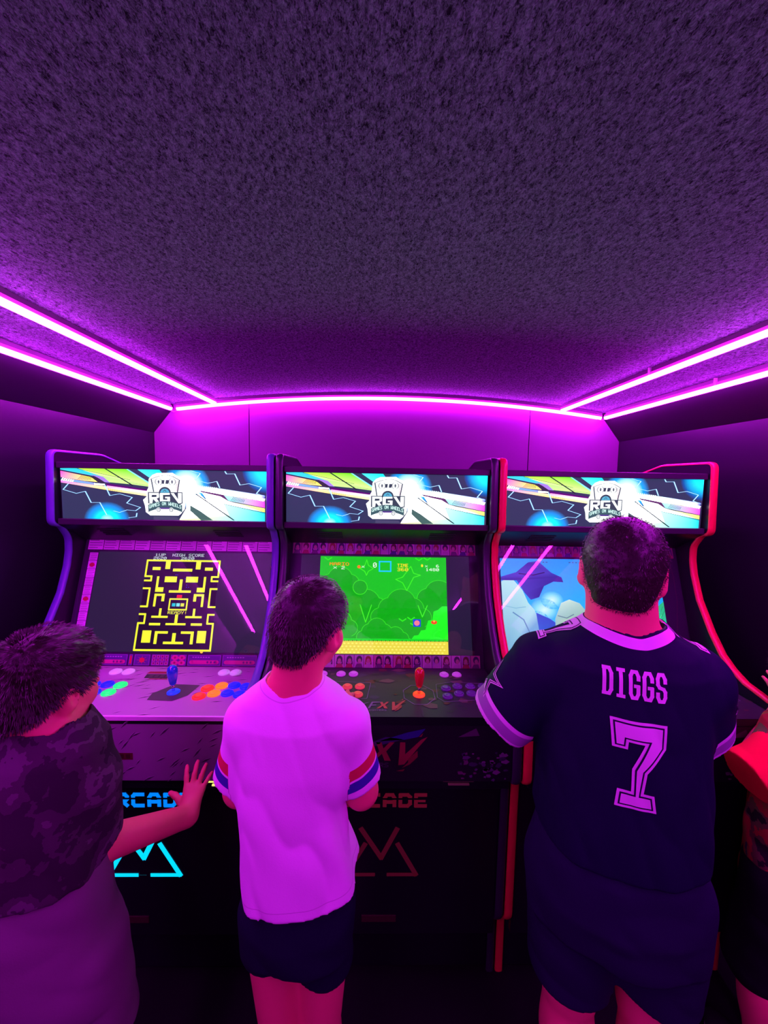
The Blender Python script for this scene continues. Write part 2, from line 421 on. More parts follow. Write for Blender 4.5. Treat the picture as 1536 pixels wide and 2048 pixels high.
# ---- marquee print, drawn once in unit coordinates
def marquee_art():
    a = Art()
    def A(q):
        x, y = 90 + q[0] / 6.4, 900 + q[1] / 6.4
        top = 927 + (x - 121) * 12 / 426; bot = 1025 + (x - 121) * 8.5 / 426
        return ((x - 121.5) / 425, (bot - y) / (bot - top))
    def B(q):
        x, y = 310 + q[0] / 6.144, 910 + q[1] / 6.144
        top = 927 + (x - 121) * 12 / 426; bot = 1025 + (x - 121) * 8.5 / 426
        return ((x - 121.5) / 425, (bot - y) / (bot - top))
    def D(q):
        x, y = 700 + q[0] / 4.955, 920 + q[1] / 4.955
        top = 943 + (x - 568) * 6 / 417; bot = 1041 + (x - 568) * 2 / 417
        return ((x - 564.5) / 424, (bot - y) / (bot - top))
    pa = lambda pts, col, lay=1: a.poly([A(q) for q in pts], col, lay)
    pb = lambda pts, col, lay=1: a.poly([B(q) for q in pts], col, lay)
    pd = lambda pts, col, lay=1: a.poly([D(q) for q in pts], col, lay)
    slate, ink = lin(38, 44, 74), lin(8, 16, 30)
    a.rect(0, 0, 1, 1, slate, 0)
    a.glow(*A((790, 830)), [(.0, .0, lin(200, 255, 255)), (.035, .13, lin(0, 240, 255)), (.075, .25, lin(0, 150, 250)), (.115, .38, slate)], 1)
    a.glow(*B((1450, 170)), [(.0, .0, lin(0, 235, 245)), (.05, .2, lin(0, 200, 250)), (.105, .40, lin(0, 70, 150)), (.12, .46, slate)], 1)
    a.glow(*B((430, 330)), [(.0, .0, WHITE), (.05, .2, lin(200, 255, 255)), (.085, .34, lin(0, 150, 240)), (.12, .46, slate)], 1)
    # left fan
    g0, g1 = lin(95, 225, 10), lin(190, 240, 130)
    pa([(430, 180), (800, 188), (1080, 198), (1390, 385), (1390, 420), (1130, 385), (830, 355), (760, 290), (520, 212)], [lin(180, 235, 60), g0, g0, g1, g1, g1, lin(190, 240, 130), lin(170, 225, 120), lin(215, 235, 150)], 2)
    pa([(200, 178), (420, 178), (760, 290), (600, 272), (200, 192)], [lin(40, 190, 220)] * 3 + [lin(90, 150, 220), lin(60, 190, 230)], 2)
    pa([(600, 258), (760, 288), (850, 362), (780, 355), (690, 300)], lin(150, 110, 215), 3)
    pa([(200, 208), (590, 288), (705, 355), (380, 322), (200, 285)], [lin(255, 60, 190), lin(250, 235, 60), lin(250, 240, 110), lin(255, 190, 70), lin(255, 120, 190)], 2)
    pa([(200, 290), (650, 362), (650, 388), (380, 348), (200, 330)], [lin(80, 150, 220), lin(130, 140, 220), lin(150, 140, 220), lin(60, 170, 220), lin(120, 170, 220)], 2)
    pa([(200, 325), (640, 388), (1380, 470), (1380, 540), (800, 452), (200, 352)], [lin(255, 80, 210), lin(255, 200, 170), lin(255, 250, 210), lin(255, 240, 170), lin(250, 225, 120), lin(255, 130, 210)], 2)
    pa([(800, 392), (1380, 470), (1380, 500), (820, 430)], [lin(255, 140, 220), lin(255, 215, 240), lin(255, 240, 240), lin(255, 190, 220)], 3)
    pa([(790, 368), (1340, 450), (1340, 470), (800, 395)], lin(75, 5, 95), 4)
    pa([(640, 365), (780, 378), (770, 392), (640, 385)], lin(235, 235, 250), 4)
    pa([(596, 285), (670, 290), (795, 372), (695, 360)], lin(40, 32, 52), 4)
    for p, q, t in (((200, 195), (595, 282), 13), ((430, 186), (1110, 330), 13), ((790, 188), (1145, 398), 22), ((1110, 366), (1390, 408), 10), ((200, 292), (690, 362), 11), ((200, 356), (800, 452), 9)):
        a.line([A(p), A(q)], .0056 * t / 13, ink, 5)
    for k in range(9): a.line([A((425 + 21 * k, 318 + k * 1.6)), A((480 + 15 * k, 268 + 3 * k))], .0024, ink, 5)
    for k in range(6): a.line([A((215 + 28 * k, 325 + 4 * k)), A((235 + 26 * k, 296 + 6 * k))], .0055, WHITE, 5)
    for k in range(5): a.line([A((200 + 29 * k, 320 + 4 * k)), A((220 + 26 * k, 294 + 6 * k))], .005, ink, 4)
    for k in range(9): a.line([A((800 + 24 * k, 425 + 4 * k)), A((808 + 24 * k, 455 + 3 * k))], .0028, lin(190, 150, 90), 5)
    pa([(1070, 198), (1215, 203), (1390, 330), (1390, 385)], slate, 3)
    pa([(1066, 198), (1090, 199), (1390, 378), (1390, 398)], lin(120, 235, 235), 4)
    pa([(1210, 202), (1500, 208), (1536, 250), (1420, 330), (1390, 320)], [lin(60, 230, 240), lin(0, 215, 235), lin(0, 225, 235), lin(120, 240, 240), lin(90, 235, 240)], 3)
    zig = lin(105, 175, 255)
    for pts in ([(300, 370), (230, 440), (400, 490), (520, 465), (590, 605), (705, 605), (790, 760)], [(780, 390), (840, 520), (970, 500), (1135, 545), (1060, 615), (1240, 670), (1175, 710), (1060, 700), (960, 730), (880, 710)], [(1190, 740), (1180, 785), (1080, 797)]):
        a.line([A(q) for q in pts], .0065, zig, 6); a.line([A(q) for q in pts], .003, lin(190, 235, 255), 7)
    # right fan
    pb([(420, 380), (560, 400), (660, 490), (1430, 655), (1430, 765), (320, 745), (420, 600)], [WHITE, WHITE, WHITE, lin(90, 225, 235), lin(0, 195, 235), lin(245, 235, 150), WHITE], 2)
    pb([(900, 545), (1430, 655), (1430, 765), (1000, 745)], [lin(190, 245, 240), lin(0, 200, 220), lin(0, 200, 235), lin(150, 235, 235)], 3)
    pb([(470, 330), (860, 368), (1430, 452), (1430, 500), (900, 445), (470, 400)], [lin(190, 250, 255), lin(200, 245, 255), lin(75, 70, 225), lin(80, 60, 210), WHITE, WHITE], 3)
    pb([(470, 365), (900, 432), (1430, 500), (1430, 520), (905, 450), (560, 388)], [WHITE, WHITE, lin(250, 245, 190), lin(250, 245, 180), lin(255, 250, 210), WHITE], 4)
    pb([(440, 345), (640, 385), (520, 470), (400, 470)], [WHITE, lin(120, 220, 255), lin(0, 220, 240), WHITE], 4)
    pb([(600, 388), (810, 425), (900, 442), (965, 512), (860, 458), (620, 408)], lin(80, 40, 88), 5)
    pb([(620, 408), (860, 460), (960, 515), (1040, 535), (1430, 605), (1430, 595), (1430, 650), (690, 500)], [lin(255, 225, 245)] * 3 + [lin(250, 245, 200), lin(240, 240, 110), lin(240, 240, 110), lin(235, 240, 90), WHITE], 4)
    pb([(905, 445), (1430, 522), (1430, 600), (965, 515)], [lin(170, 240, 235), lin(225, 70, 225), lin(250, 60, 235), lin(130, 225, 230)], 5)
    for p, q, t in (((960, 512), (1430, 600), 12), ((905, 447), (1430, 522), 8), ((660, 497), (1430, 660), 15), ((550, 430), (1030, 740), 20)):
        a.line([B(p), B(q)], .0058 * t / 13, lin(10, 35, 45), 6)
    for k in range(9): a.line([B((1000 + 19 * k, 510 + 3 * k)), B((1035 + 17 * k, 468 + 4 * k))], .0024, lin(15, 70, 80), 6)
    for k in range(9): a.line([B((1215 + 24 * k, 488 + 4 * k)), B((1235 + 24 * k, 462 + 4 * k))], .0055, WHITE, 6)
    for k in range(13): a.line([B((525 + 25 * k, 345 + 3.4 * k)), B((515 + 25 * k, 318 + 3.4 * k))], .0038, lin(225, 250, 255), 6)
    pb([(470, 558), (600, 630), (760, 740), (610, 740), (470, 625)], lin(58, 88, 84), 5)
    pb([(0, 690), (300, 700), (340, 740), (0, 735)], lin(60, 60, 90), 3)
    for pts in ([(485, 155), (610, 190), (545, 265), (705, 305), (820, 285), (855, 360)], [(925, 170), (945, 200), (1050, 200), (1115, 330), (1230, 315), (1390, 360), (1325, 430), (1430, 465)]):
        a.line([B(q) for q in pts], .0065, zig, 6); a.line([B(q) for q in pts], .0034, lin(200, 245, 255), 7)
    # badge
    pd([(225, 215), (262, 178), (310, 160), (470, 158), (505, 180), (548, 195), (565, 220), (572, 300), (612, 335), (600, 420), (585, 500), (545, 545), (520, 562), (230, 562), (185, 530), (178, 470), (160, 415), (195, 385), (200, 330), (218, 300)], lin(250, 255, 255), 8)
    dk = lin(45, 55, 70)
    for pts in ([(272, 338), (250, 215), (330, 190), (390, 182)], [(415, 180), (470, 192), (538, 226), (515, 340)]): a.line([D(q) for q in pts], .0055, dk, 9)
    for k in range(7):
        a.line([D((258 + 2.5 * k, 232 + 15 * k)), D((282 + 1.5 * k, 232 + 15 * k))], .004, lin(60, 110, 130), 9)
        a.line([D((498 + 1 * k, 232 + 15 * k)), D((528 - 1.8 * k, 240 + 15 * k))], .005, lin(140, 60, 100), 9)
    for cx in (325, 463):
        c = D((cx, 243)); rx, ry = .0165, .066
        pts = [(c[0] + rx * math.cos(t * math.pi / 8), c[1] + ry * math.sin(t * math.pi / 8)) for t in range(16)]
        a.line(pts, .0032, dk, 9, True)
        a.line([D((cx - 14, 243)), D((cx + 14, 243))], .0065, dk, 10); a.line([D((cx, 229)), D((cx, 257))], .0065, dk, 10)
    pd([(360, 226), (386, 226), (380, 262), (360, 262)], dk, 9); pd([(400, 226), (428, 226), (424, 262), (394, 262)], dk, 9)
    a.line([D((350, 212)), D((438, 212))], .004, dk, 9)
    arch = lambda r1, r2: [D((386 + r1 * math.cos(t * math.pi / 12), 345 - r2 * math.sin(t * math.pi / 12))) for t in range(13)]
    a.poly(arch(62, 55), dk, 9); a.poly(arch(46, 38), lin(70, 150, 180), 10); a.line([D((370, 335)), D((386, 318)), D((400, 335))], .003, dk, 11)
    pd([(212, 340), (566, 340), (566, 445), (500, 470), (386, 438), (260, 470), (212, 445)], dk, 9)
    W2 = lin(245, 255, 255)
    for pts in ([(224, 348), (322, 348), (326, 354), (326, 390), (300, 402), (330, 436), (298, 440), (268, 408), (262, 408), (255, 446), (226, 450)], ):
        pd(pts, W2, 10)
    pd([(252, 366), (302, 366), (300, 386), (250, 388)], dk, 11)
    pd([(340, 348), (436, 348), (436, 364), (366, 366), (366, 412), (410, 412), (410, 398), (388, 398), (388, 384), (438, 384), (436, 428), (334, 428), (334, 354)], W2, 10)
    pd([(446, 348), (478, 348), (520, 408), (520, 348), (558, 348), (556, 440), (524, 446)], W2, 10)
    bend = lambda x: 462 - 38 * (1 - ((x - 386) / 175) ** 2)
    xs = [212 + 348 * k / 16 for k in range(17)]
    pd([(x, bend(x)) for x in xs] + [(x, bend(x) + 68) for x in xs[::-1]], lin(48, 78, 84), 11)
    txt = Art(); txt.pixels('GAMES ON WHEELS', 0, 0, 1, 1, lin(215, 255, 245), 12)
    for pts, c, l in txt.p: a.poly([D((222 + x * 328 / 89, bend(222 + x * 328 / 89) + 8 - y * 4.6)) for x, y in pts], c, l)
    pd([(330, 486), (440, 486), (440, 500), (330, 500)], lin(70, 40, 120), 12)
    for cx in (318, 448):
        c = D((cx, 508))
        for r, col, l in ((.0115, W2, 12), (.0095, dk, 13), (.0065, W2, 14), (.0022, dk, 15)): a.disc(*c, r, r * 4.1, col, l, 16)
    a.clip(0, 0, 1, 1)
    k = 1.7 / MARQUEE_POWER                     # tinted film passes less light than the clear white parts
    def film(c, lay):
        t = min(1, max(0, (min(c) - .72) / .2)) * (lay < 8); return tuple(v * (k + (1 - k) * t) for v in c)
    a.p = [(pts, [film(c, lay) for c in cols], lay) for pts, cols, lay in a.p]
    return a
MARQ = marquee_art()

# ---- pictures on the three screens (plain stand-ins)
def maze_picture():
    a = Art(); Y = lin(235, 245, 40); D = lin(14, 10, 26)
    px, t = .0019, .0062
    a.pixels('1UP', -.062, .381, .0022, .0014, lin(190, 210, 210), 1); a.pixels('2620', -.066, .3695, .0020, .0014, lin(200, 220, 225), 1)
    a.pixels('HIGH SCORE', .0, .381, .0019, .0014, lin(190, 210, 210), 1); a.pixels('2620', .032, .3695, .0020, .0014, lin(200, 220, 225), 1)
    x0, x1, y0, y1 = -.085, .170, .052, .356; cx = (x0 + x1) / 2
    a.rect(x0, y0, x1, y1, D, 1)
    L = lambda pts, w=t: a.line(pts, w, Y, 2)
    def sym(pts, w=t):
        q = [(cx + u, v) for u, v in pts]; L(q, w); L([(2 * cx - u, v) for u, v in q], w)
    W = (x1 - x0) / 2
    L([(x0, y1), (x1, y1)]); L([(x0, y0), (x1, y0)])
    sym([(W, y1), (W, .300), (W - .022, .300), (W - .022, .285), (W, .285)]); sym([(W, .258), (W - .022, .258), (W - .022, .196), (W, .196)])
    sym([(W, .170), (W - .020, .170), (W - .020, .140), (W, .140), (W, y0)])
    def block(u0, v0, u1, v1):
        for s in (1, -1): a.rect(cx + s * u0 if s > 0 else cx - u1, v0, cx + s * u1 if s > 0 else cx - u0, v1, Y, 2)
    block(.045, .326, .062, .353); block(-.001, .318, .034, .328); block(.078, .322, .106, .333)
    block(.016, .280, .058, .300); block(.078, .262, .086, .300); block(.058, .246, .086, .262)
    block(-.001, .244, .038, .252); block(-.001, .252, .005, .290)
    block(.050, .214, .060, .240); block(.060, .232, .086, .240); block(.078, .196, .086, .232)
    L([(cx - .030, .222), (cx + .030, .222), (cx + .030, .186), (cx - .030, .186)], .005); L([(cx - .030, .186), (cx - .030, .222)], .005)
    for k, c in enumerate((lin(0, 190, 200), lin(120, 220, 230), lin(210, 220, 60))): a.rect(cx - .021 + k * .015, .197, cx - .009 + k * .015, .208, c, 3)
    a.rect(cx - .008, .226, cx + .010, .236, lin(235, 30, 30), 3)
    a.pixels('READY!', cx - .032, .181, .0019, .0014, lin(230, 235, 60), 3)
    block(.030, .158, .086, .165); block(.054, .165, .062, .190); block(-.001, .134, .034, .141); block(-.001, .141, .005, .170)
    block(.052, .133, .090, .141); block(.078, .076, .108, .116); block(.022, .106, .066, .114); block(.056, .072, .066, .106)
    block(-.001, .072, .034, .080); block(-.001, .080, .006, .108)
    for q in ((-.022, .305), (-.016, .305), (.02, .270), (.02, .262), (.028, .262), (.012, .292), (.02, .284)): a.rect(cx + q[0], q[1], cx + q[0] + .002, q[1] + .002, lin(60, 90, 255), 3)
    a.disc(x1 - .028, .047, .005, .004, lin(255, 190, 60), 3, 8)
    a = a.mapped(lambda u, v: ((u - .0425) * 1.0353 + .016, (v - .052) * 1.0296 + .053))
    a.rect(-.297, .046, .337, .397, lin(30, 26, 52), 0)
    return a

def garden_picture():
    a = Art(); x0, x1, y0, y1 = -.238, .219, .043, .384
    g, gd, ge = lin(0, 185, 8), lin(0, 160, 4), lin(60, 225, 20)
    a.rect(x0, y0, x1, y1, g, 1)
    rnd = random.Random(5)
    def bush(cx, cy, r, lay):
        for (u, v, s) in ((0, 0, 1), (-.8, -.35, .75), (.8, -.35, .75), (-1.45, -.9, .6), (1.45, -.9, .6)):
            a.disc(cx + u * r, cy + v * r, s * r + .0016, s * r + .0016, ge, lay)
        for (u, v, s) in ((0, 0, 1), (-.8, -.35, .75), (.8, -.35, .75), (-1.45, -.9, .6), (1.45, -.9, .6)):
            a.disc(cx + u * r, cy + v * r, s * r, s * r, gd, lay + 1)
        a.rect(cx - 1.6 * r, y0 + .05, cx + 1.6 * r, cy - r * .3, gd, lay + 1)
    c = lambda q: q
    bush(-.165, .30, .045, 2); bush(.055, .215, .052, 4); bush(.19, .25, .05, 2); bush(-.07, .215, .05, 2); bush(-.19, .17, .045, 4); bush(-.03, .13, .034, 6); bush(.035, .105, .03, 6)
    a.disc(-.092, .272, .0265, .0265, ge, 6); a.disc(-.092, .272, .0245, .0245, gd, 7)
    for pts in ([(-.07, .372), (-.064, .352), (-.046, .34), (-.064, .33), (-.07, .315), (-.077, .33), (-.094, .34), (-.077, .352)], [(.09, .35), (.1, .325), (.125, .318), (.1, .31), (.075, .262), (.06, .29), (.035, .302), (.06, .31)], [(-.09, .21), (-.07, .15), (-.05, .21)], [(.115, .21), (.13, .17), (.148, .21)]):
        a.line(pts, .003, ge, 8, len(pts) > 3)
    for u, v in ((.06, .155), (.09, .16), (.1, .14), (-.21, .37), (.12, .372), (.15, .374)):
        for s in (-1, 1): a.line([(u, v), (u + s * .012, v + .008)], .004, lin(40, 225, 0), 8)
    # bright slope, ground strip
    a.poly([(.085, .085), (.10, .106), (.115, .108), (.125, .124), (.14, .126), (.15, .158), (.165, .16), (.17, .19), (.185, .195), (.20, .208), (x1, .208), (x1, .085)], lin(20, 235, 20), 9)
    a.rect(x0, y0, x1, .088, lin(222, 205, 60), 10)
    for k in range(64): a.disc(x0 + (k + .5) * (x1 - x0) / 64, .0885, .0035, .003, lin(0, 120, 10) if k % 2 else lin(0, 190, 20), 11, 8)
    a.rect(x0, .0885, x1, .0945, lin(0, 205, 20), 11)
    for r in range(4):
        for k in range(32): a.disc(x0 + (k + .5 + .5 * (r % 2)) * (x1 - x0) / 33, .048 + r * .010, .0042, .0026, lin(240, 228, 110), 11, 6)
    # head-up display, boxes
    o, wt, ye = lin(255, 120, 20), lin(235, 245, 235), lin(250, 215, 40)
    a.pixels('MARIO', -.204, .361, .0024, .0016, o, 12); a.pixels('x 2', -.190, .3475, .0024, .0016, wt, 12)
    a.disc(-.098, .346, .006, .006, o, 12, 10); a.pixels('x', -.088, .351, .002, .0014, wt, 12)
    a.pixels('0', -.047, .362, .0026, .0026, wt, 12)
    a.line([(-.024, .366), (.017, .366), (.017, .331), (-.024, .331)], .005, lin(20, 190, 240), 12, True)
    a.pixels('TIME', .041, .359, .0017, .0017, ye, 12); a.pixels('360', .041, .344, .0023, .0017, ye, 12)
    a.disc(.131, .353, .004, .0055, ye, 12, 8); a.pixels('x', .142, .356, .0018, .0014, wt, 12); a.pixels('6', .182, .357, .0021, .0014, wt, 12); a.pixels('1480', .144, .344, .0021, .0015, wt, 12)
    a.rect(.097, .136, .124, .162, lin(20, 60, 210), 12); a.disc(.1105, .149, .010, .0095, lin(230, 120, 140), 13, 12)
    a.disc(.171, .152, .011, .007, lin(235, 60, 20), 12, 10); a.disc(.171, .155, .004, .003, lin(255, 190, 60), 13, 8)
    a = a.clip(x0, y0, x1, y1).mapped(lambda u, v: ((u + .238) * 1.0263 - .241, (v - .043) * 1.0088 + .047))
    a.rect(-.312, .045, .314, .396, lin(26, 24, 48), 0)
    return a

def sky_picture():
    a = Art(); x0, x1, y0, y1 = -.335, .232, .042, .386
    tb, mb, lb = lin(0, 135, 245), lin(0, 165, 255), lin(90, 205, 250)
    a.poly([(x0, .2), (x1, .2), (x1, y1), (x0, y1)], [mb, mb, tb, tb], 0); a.poly([(x0, y0), (x1, y0), (x1, .2), (x0, .2)], [lb, lb, mb, mb], 0)
    for cx, cy, r in ((-.19, .20, .05), (-.16, .235, .04), (-.22, .16, .045), (-.02, .12, .06), (.1, .2, .05), (.17, .26, .03)):
        a.glow(cx, cy, [(0, 0, lin(205, 238, 255)), (r * .6, r * .45, lin(120, 210, 255)), (r, r * .8, mb)], 1)
    # pale boulders, a dark blue pennant, dry grass: a plain landscape in the same colours
    pale, sh = lin(165, 215, 220), lin(105, 160, 205)
    a.poly([(x0, y0), (x0, .30), (-.315, .312), (-.29, .305), (-.262, .27), (-.245, .225), (-.225, .20), (-.213, .16), (-.21, .10), (-.225, .06), (-.25, y0)], [sh, pale, pale, pale, pale, pale, pale, sh, sh, sh, sh], 2)
    a.line([(-.30, .19), (-.265, .165), (-.247, .12), (-.25, .075)], .004, lin(80, 130, 180), 3); a.line([(-.335, .215), (-.29, .205), (-.255, .21)], .003, lin(120, 180, 205), 3)
    nv, bl = lin(28, 36, 140), lin(50, 58, 175)
    a.poly([(x0, .318), (-.28, .335), (-.235, .372), (-.20, .378), (-.155, .335), (-.12, .318), (-.115, .30), (-.15, .302), (-.185, .285), (-.205, .245), (-.235, .235), (-.255, .26), (-.28, .305), (x0, .305)], [bl, bl, nv, bl, bl, nv, nv, nv, nv, nv, bl, bl, bl, nv], 3)
    a.line([(-.27, .33), (-.22, .325), (-.18, .335)], .004, lin(15, 20, 95), 4)
    a.poly([(-.22, .19), (-.175, .17), (-.14, .145), (-.13, .09), (-.21, .08)], [lin(20, 70, 190)] * 3 + [lin(30, 100, 210)] * 2, 3)
    a.poly([(-.16, .10), (-.155, .17), (-.13, .225), (-.10, .238), (-.065, .225), (-.04, .19), (-.03, .14), (-.05, .10)], [lin(120, 165, 170), lin(150, 190, 190), lin(185, 215, 205), lin(195, 220, 205), lin(165, 200, 195), lin(140, 180, 170), lin(190, 200, 130), lin(120, 160, 170)], 4)
    a.line([(-.145, .18), (-.115, .172), (-.09, .185)], .003, lin(85, 120, 140), 5); a.line([(-.13, .135), (-.10, .15), (-.07, .128)], .005, lin(175, 190, 90), 5)
    a.poly([(-.24, .06), (-.17, .088), (-.12, .085), (-.10, .062)], lin(235, 225, 80), 5)
    gr, gg = lin(30, 175, 120), lin(40, 190, 175)
    a.poly([(.12, y0), (.14, .16), (.19, .20), (x1, .235), (x1, y0)], [gg, gr, gr, gr, gg], 4)
    rnd = random.Random(3)
    for k in range(70):
        u, v = rnd.uniform(.135, .23), rnd.uniform(.05, .2); l = rnd.uniform(.008, .022)
        a.line([(u, v), (u + l * .6, v + l)], .002, rnd.choice([lin(20, 140, 85), lin(90, 215, 150), lin(50, 180, 190)]), 5)
    for k in range(9): a.rect(-.22 + .012 * k + (.07 if k > 4 else 0), .371, -.213 + .012 * k + (.07 if k > 4 else 0), .375, lin(20, 80, 160), 6)
    return a.clip(x0, y0, x1, y1).mapped(lambda u, v: ((u + .335) * 1.06 - .328, (v - .042) * 1.0058 + .046))

def tile_bezel():
    a = Art(); rnd = random.Random(2)
    a.rect(-.353, 0, .353, .447, (.035, .02, .05), 0)
    def tile(x0, y0, x1, y1, red=False, vert=False):
        b = rnd.uniform(.75, .95); base = (b, b * .6, b)
        a.rect(x0, y0, x1, y1, base, 1)
        for k in range(4):
            if vert: u = y0 + (y1 - y0) * (k + .6) / 4.4; a.rect(x0 + .003, u, x1 - rnd.uniform(.002, .008), u + .0012, (.18, .08, .22), 2)
            else: u = y0 + (y1 - y0) * (k + .6) / 4.4; a.rect(x0 + .003, u, x1 - rnd.uniform(.003, .02), u + .0022, (.2, .08, .25), 2)
        if red: a.disc((x0 + x1) / 2, (y0 + y1) / 2, .010, .008, (.6, .02, .06), 3, 10)
    xs = [-.342 + .0568 * k for k in range(13)]
    for p, q in zip(xs[:-1], xs[1:]): tile(p, .404, q - .0025, .4445)
    for x0, x1 in ((-.331, -.301), (.3405, .3525)):
        for k in range(12): tile(x0, .028 + k * .0305, x1, .057 + k * .0305, k % 4 == 2, True)
    # instruction strip
    vi, pk, rd = (.13, .05, .28), (.75, .06, .3), (.75, .02, .06)
    x = -.33
    for wd, kind in ((.10, 't'), (.10, 'p'), (.018, 'r'), (.06, 's'), (.065, 'g'), (.06, 'o'), (.12, 'p'), (.125, 'p')):
        a.rect(x, .002, x + wd - .004, .039, vi, 1); a.line([(x + .003, .004), (x + wd - .007, .004), (x + wd - .007, .037), (x + .003, .037)], .0014, (.35, .12, .5), 2, True)
        if kind == 'p':
            a.rect(x + .014, .008, x + wd - .018, .021, pk, 2); a.disc(x + .014, .0145, .0075, .0065, pk, 2, 10); a.disc(x + wd - .018, .0145, .0075, .0065, pk, 2, 10)
            for k in range(7): a.rect(x + .016 + k * .009, .029, x + .022 + k * .009, .0325, (.5, .3, .6), 2)
            for k in range(3): a.disc(x + wd - .05 + k * .012, .0145, .0035, .004, (.2, .05, .2), 3, 8)
        elif kind == 'r': a.rect(x + .003, .008, x + .011, .034, rd, 2)
        elif kind == 's':
            for k in range(8): a.line([(x + .028, .02), (x + .028 + .017 * math.cos(k * math.pi / 4), .02 + .013 * math.sin(k * math.pi / 4))], .002, (.5, .1, .15), 2)
            a.disc(x + .028, .02, .009, .0085, rd, 3, 12)
        elif kind == 'g':
            for k in range(4):
                for j in range(3): a.rect(x + .003 + k * .0145, .005 + j * .0112, x + .0145 + k * .0145, .0142 + j * .0112, (.55, .1 + .1 * ((k + j) % 2), .35), 2); a.disc(x + .0088 + k * .0145, .0097 + j * .0112, .003, .003, (.2, .02, .1), 3, 6)
        elif kind == 'o':
            for u, v in ((.016, .012), (.04, .012), (.016, .029), (.04, .029)): a.disc(x + u, v, .0125, .0085, pk, 2, 12); a.disc(x + u, v, .004, .004, (.4, .02, .1), 3, 8)
        else:
            for k in range(4): a.rect(x + .005, .008 + k * .007, x + .03, .0105 + k * .007, (.5, .25, .6), 2)
            a.disc(x + .05, .02, .008, .008, rd, 3, 10); a.disc(x + .085, .02, .009, .009, pk, 3, 10)
        x += wd
    return a

def portrait_bezel(dim=1.):
    a = Art(); rnd = random.Random(11)
    a.rect(-.353, 0, .353, .447, (.02, .012, .03), 0)
    for y0, y1, n in ((.400, .4445, 21), (.001, .0435, 20)):
        wd = .688 / n
        for k in range(n):
            x = -.346 + k * wd; c = rnd.choice([(.42, .22, .45), (.5, .3, .45), (.35, .2, .42), (.45, .15, .25)]); c = tuple(v * dim for v in c)
            a.rect(x, y0, x + wd - .0018, y1, c, 1)
            hair = rnd.choice([(.03, .012, .04), (.10, .02, .03), (.25, .08, .03), (.04, .02, .08)]); face = (.42 * dim, .24 * dim, .22 * dim); cl = rnd.choice([(.3, .03, .06), (.05, .04, .16), (.4, .3, .36), (.12, .06, .12)])
            cx = x + wd / 2 + rnd.uniform(-.003, .003); cy = y0 + (y1 - y0) * .60
            a.poly([(x + .002, y0), (x + wd - .004, y0), (cx + .008, y0 + .014), (cx - .008, y0 + .014)], cl, 2)
            a.disc(cx, cy + .002, .0105, .0125, hair, 3, 12); a.disc(cx + rnd.uniform(-.002, .002), cy - .003, .0062, .0085, face, 4, 10)
            if rnd.random() < .5: a.poly([(cx - .011, cy), (cx - .012, y0 + .01), (cx - .006, y0 + .012)], hair, 3); a.poly([(cx + .011, cy), (cx + .006, y0 + .012), (cx + .012, y0 + .01)], hair, 3)
    return a

def plate_print(w_, h_, seed, n, dark, base, ang=.5):
    """diamond plate print"""
    a = Art(); rnd = random.Random(seed); a.rect(-w_, 0, w_, h_, base, 0)
    for k in range(n):
        x, y = rnd.uniform(-w_, w_), rnd.uniform(0, h_); L = rnd.uniform(.010, .022); th = rnd.choice([ang, ang + .15, ang - .3])
        d, nn = Vector((math.cos(th), math.sin(th))) * L, Vector((-math.sin(th), math.cos(th))) * L * .13
        a.poly([(x - d.x, y - d.y), (x + nn.x, y + nn.y), (x + d.x, y + d.y), (x - nn.x, y - nn.y)], dark, 1)
        a.poly([(x - d.x, y - d.y + .001), (x + nn.x, y + nn.y + .0035), (x + d.x, y + d.y + .001), (x + nn.x, y + nn.y + .001)], tuple(v * 1.5 for v in base), 2)
    return a

def fxv(a, x, y, s, pale, red, lay):
    """slanted lettering FXV with FIGHTERS below; s = letter height"""
    q = lambda pts: [(x + (u + v * .25) * s, y + v * s) for u, v in pts]
    for pts, c in (([(-.75, .1), (-.55, .75), (-.1, .98), (-.35, .7)], pale), ([(0, 0), (.18, 0), (.22, .42), (.6, .45), (.62, .55), (.23, .55), (.25, .85), (.95, .9), (1.0, 1.0), (.1, 1.0)], pale),
                   ([(.75, 0), (.98, 0), (1.2, .38), (1.42, 0), (1.7, 0), (1.36, .5), (1.6, 1.0), (1.38, 1.0), (1.2, .66), (1.02, 1.0), (.78, 1.0), (1.05, .5)], red),
                   ([(1.85, 1.0), (2.08, 1.0), (2.25, .35), (2.75, 1.15), (3.0, 1.3), (2.75, .75), (2.35, -.2), (2.1, -.25)], red), ([(2.45, .1), (2.75, .55), (2.85, .2), (2.6, -.2), (2.3, -.4), (2.5, -.1)], tuple(v * .7 for v in red)),
                   ([(2.6, 1.3), (2.75, 1.5), (2.72, 1.3)], red)):
        a.poly(q(pts), c, lay)
    t = Art(); t.pixels('FIGHTERS', 0, 0, 1, 1, pale, lay)
    for pts, c, l in t.p: a.poly([(x + (u * .036 - .1) * s, y + (-.12 + v * .034) * s) for u, v in pts], c, l)

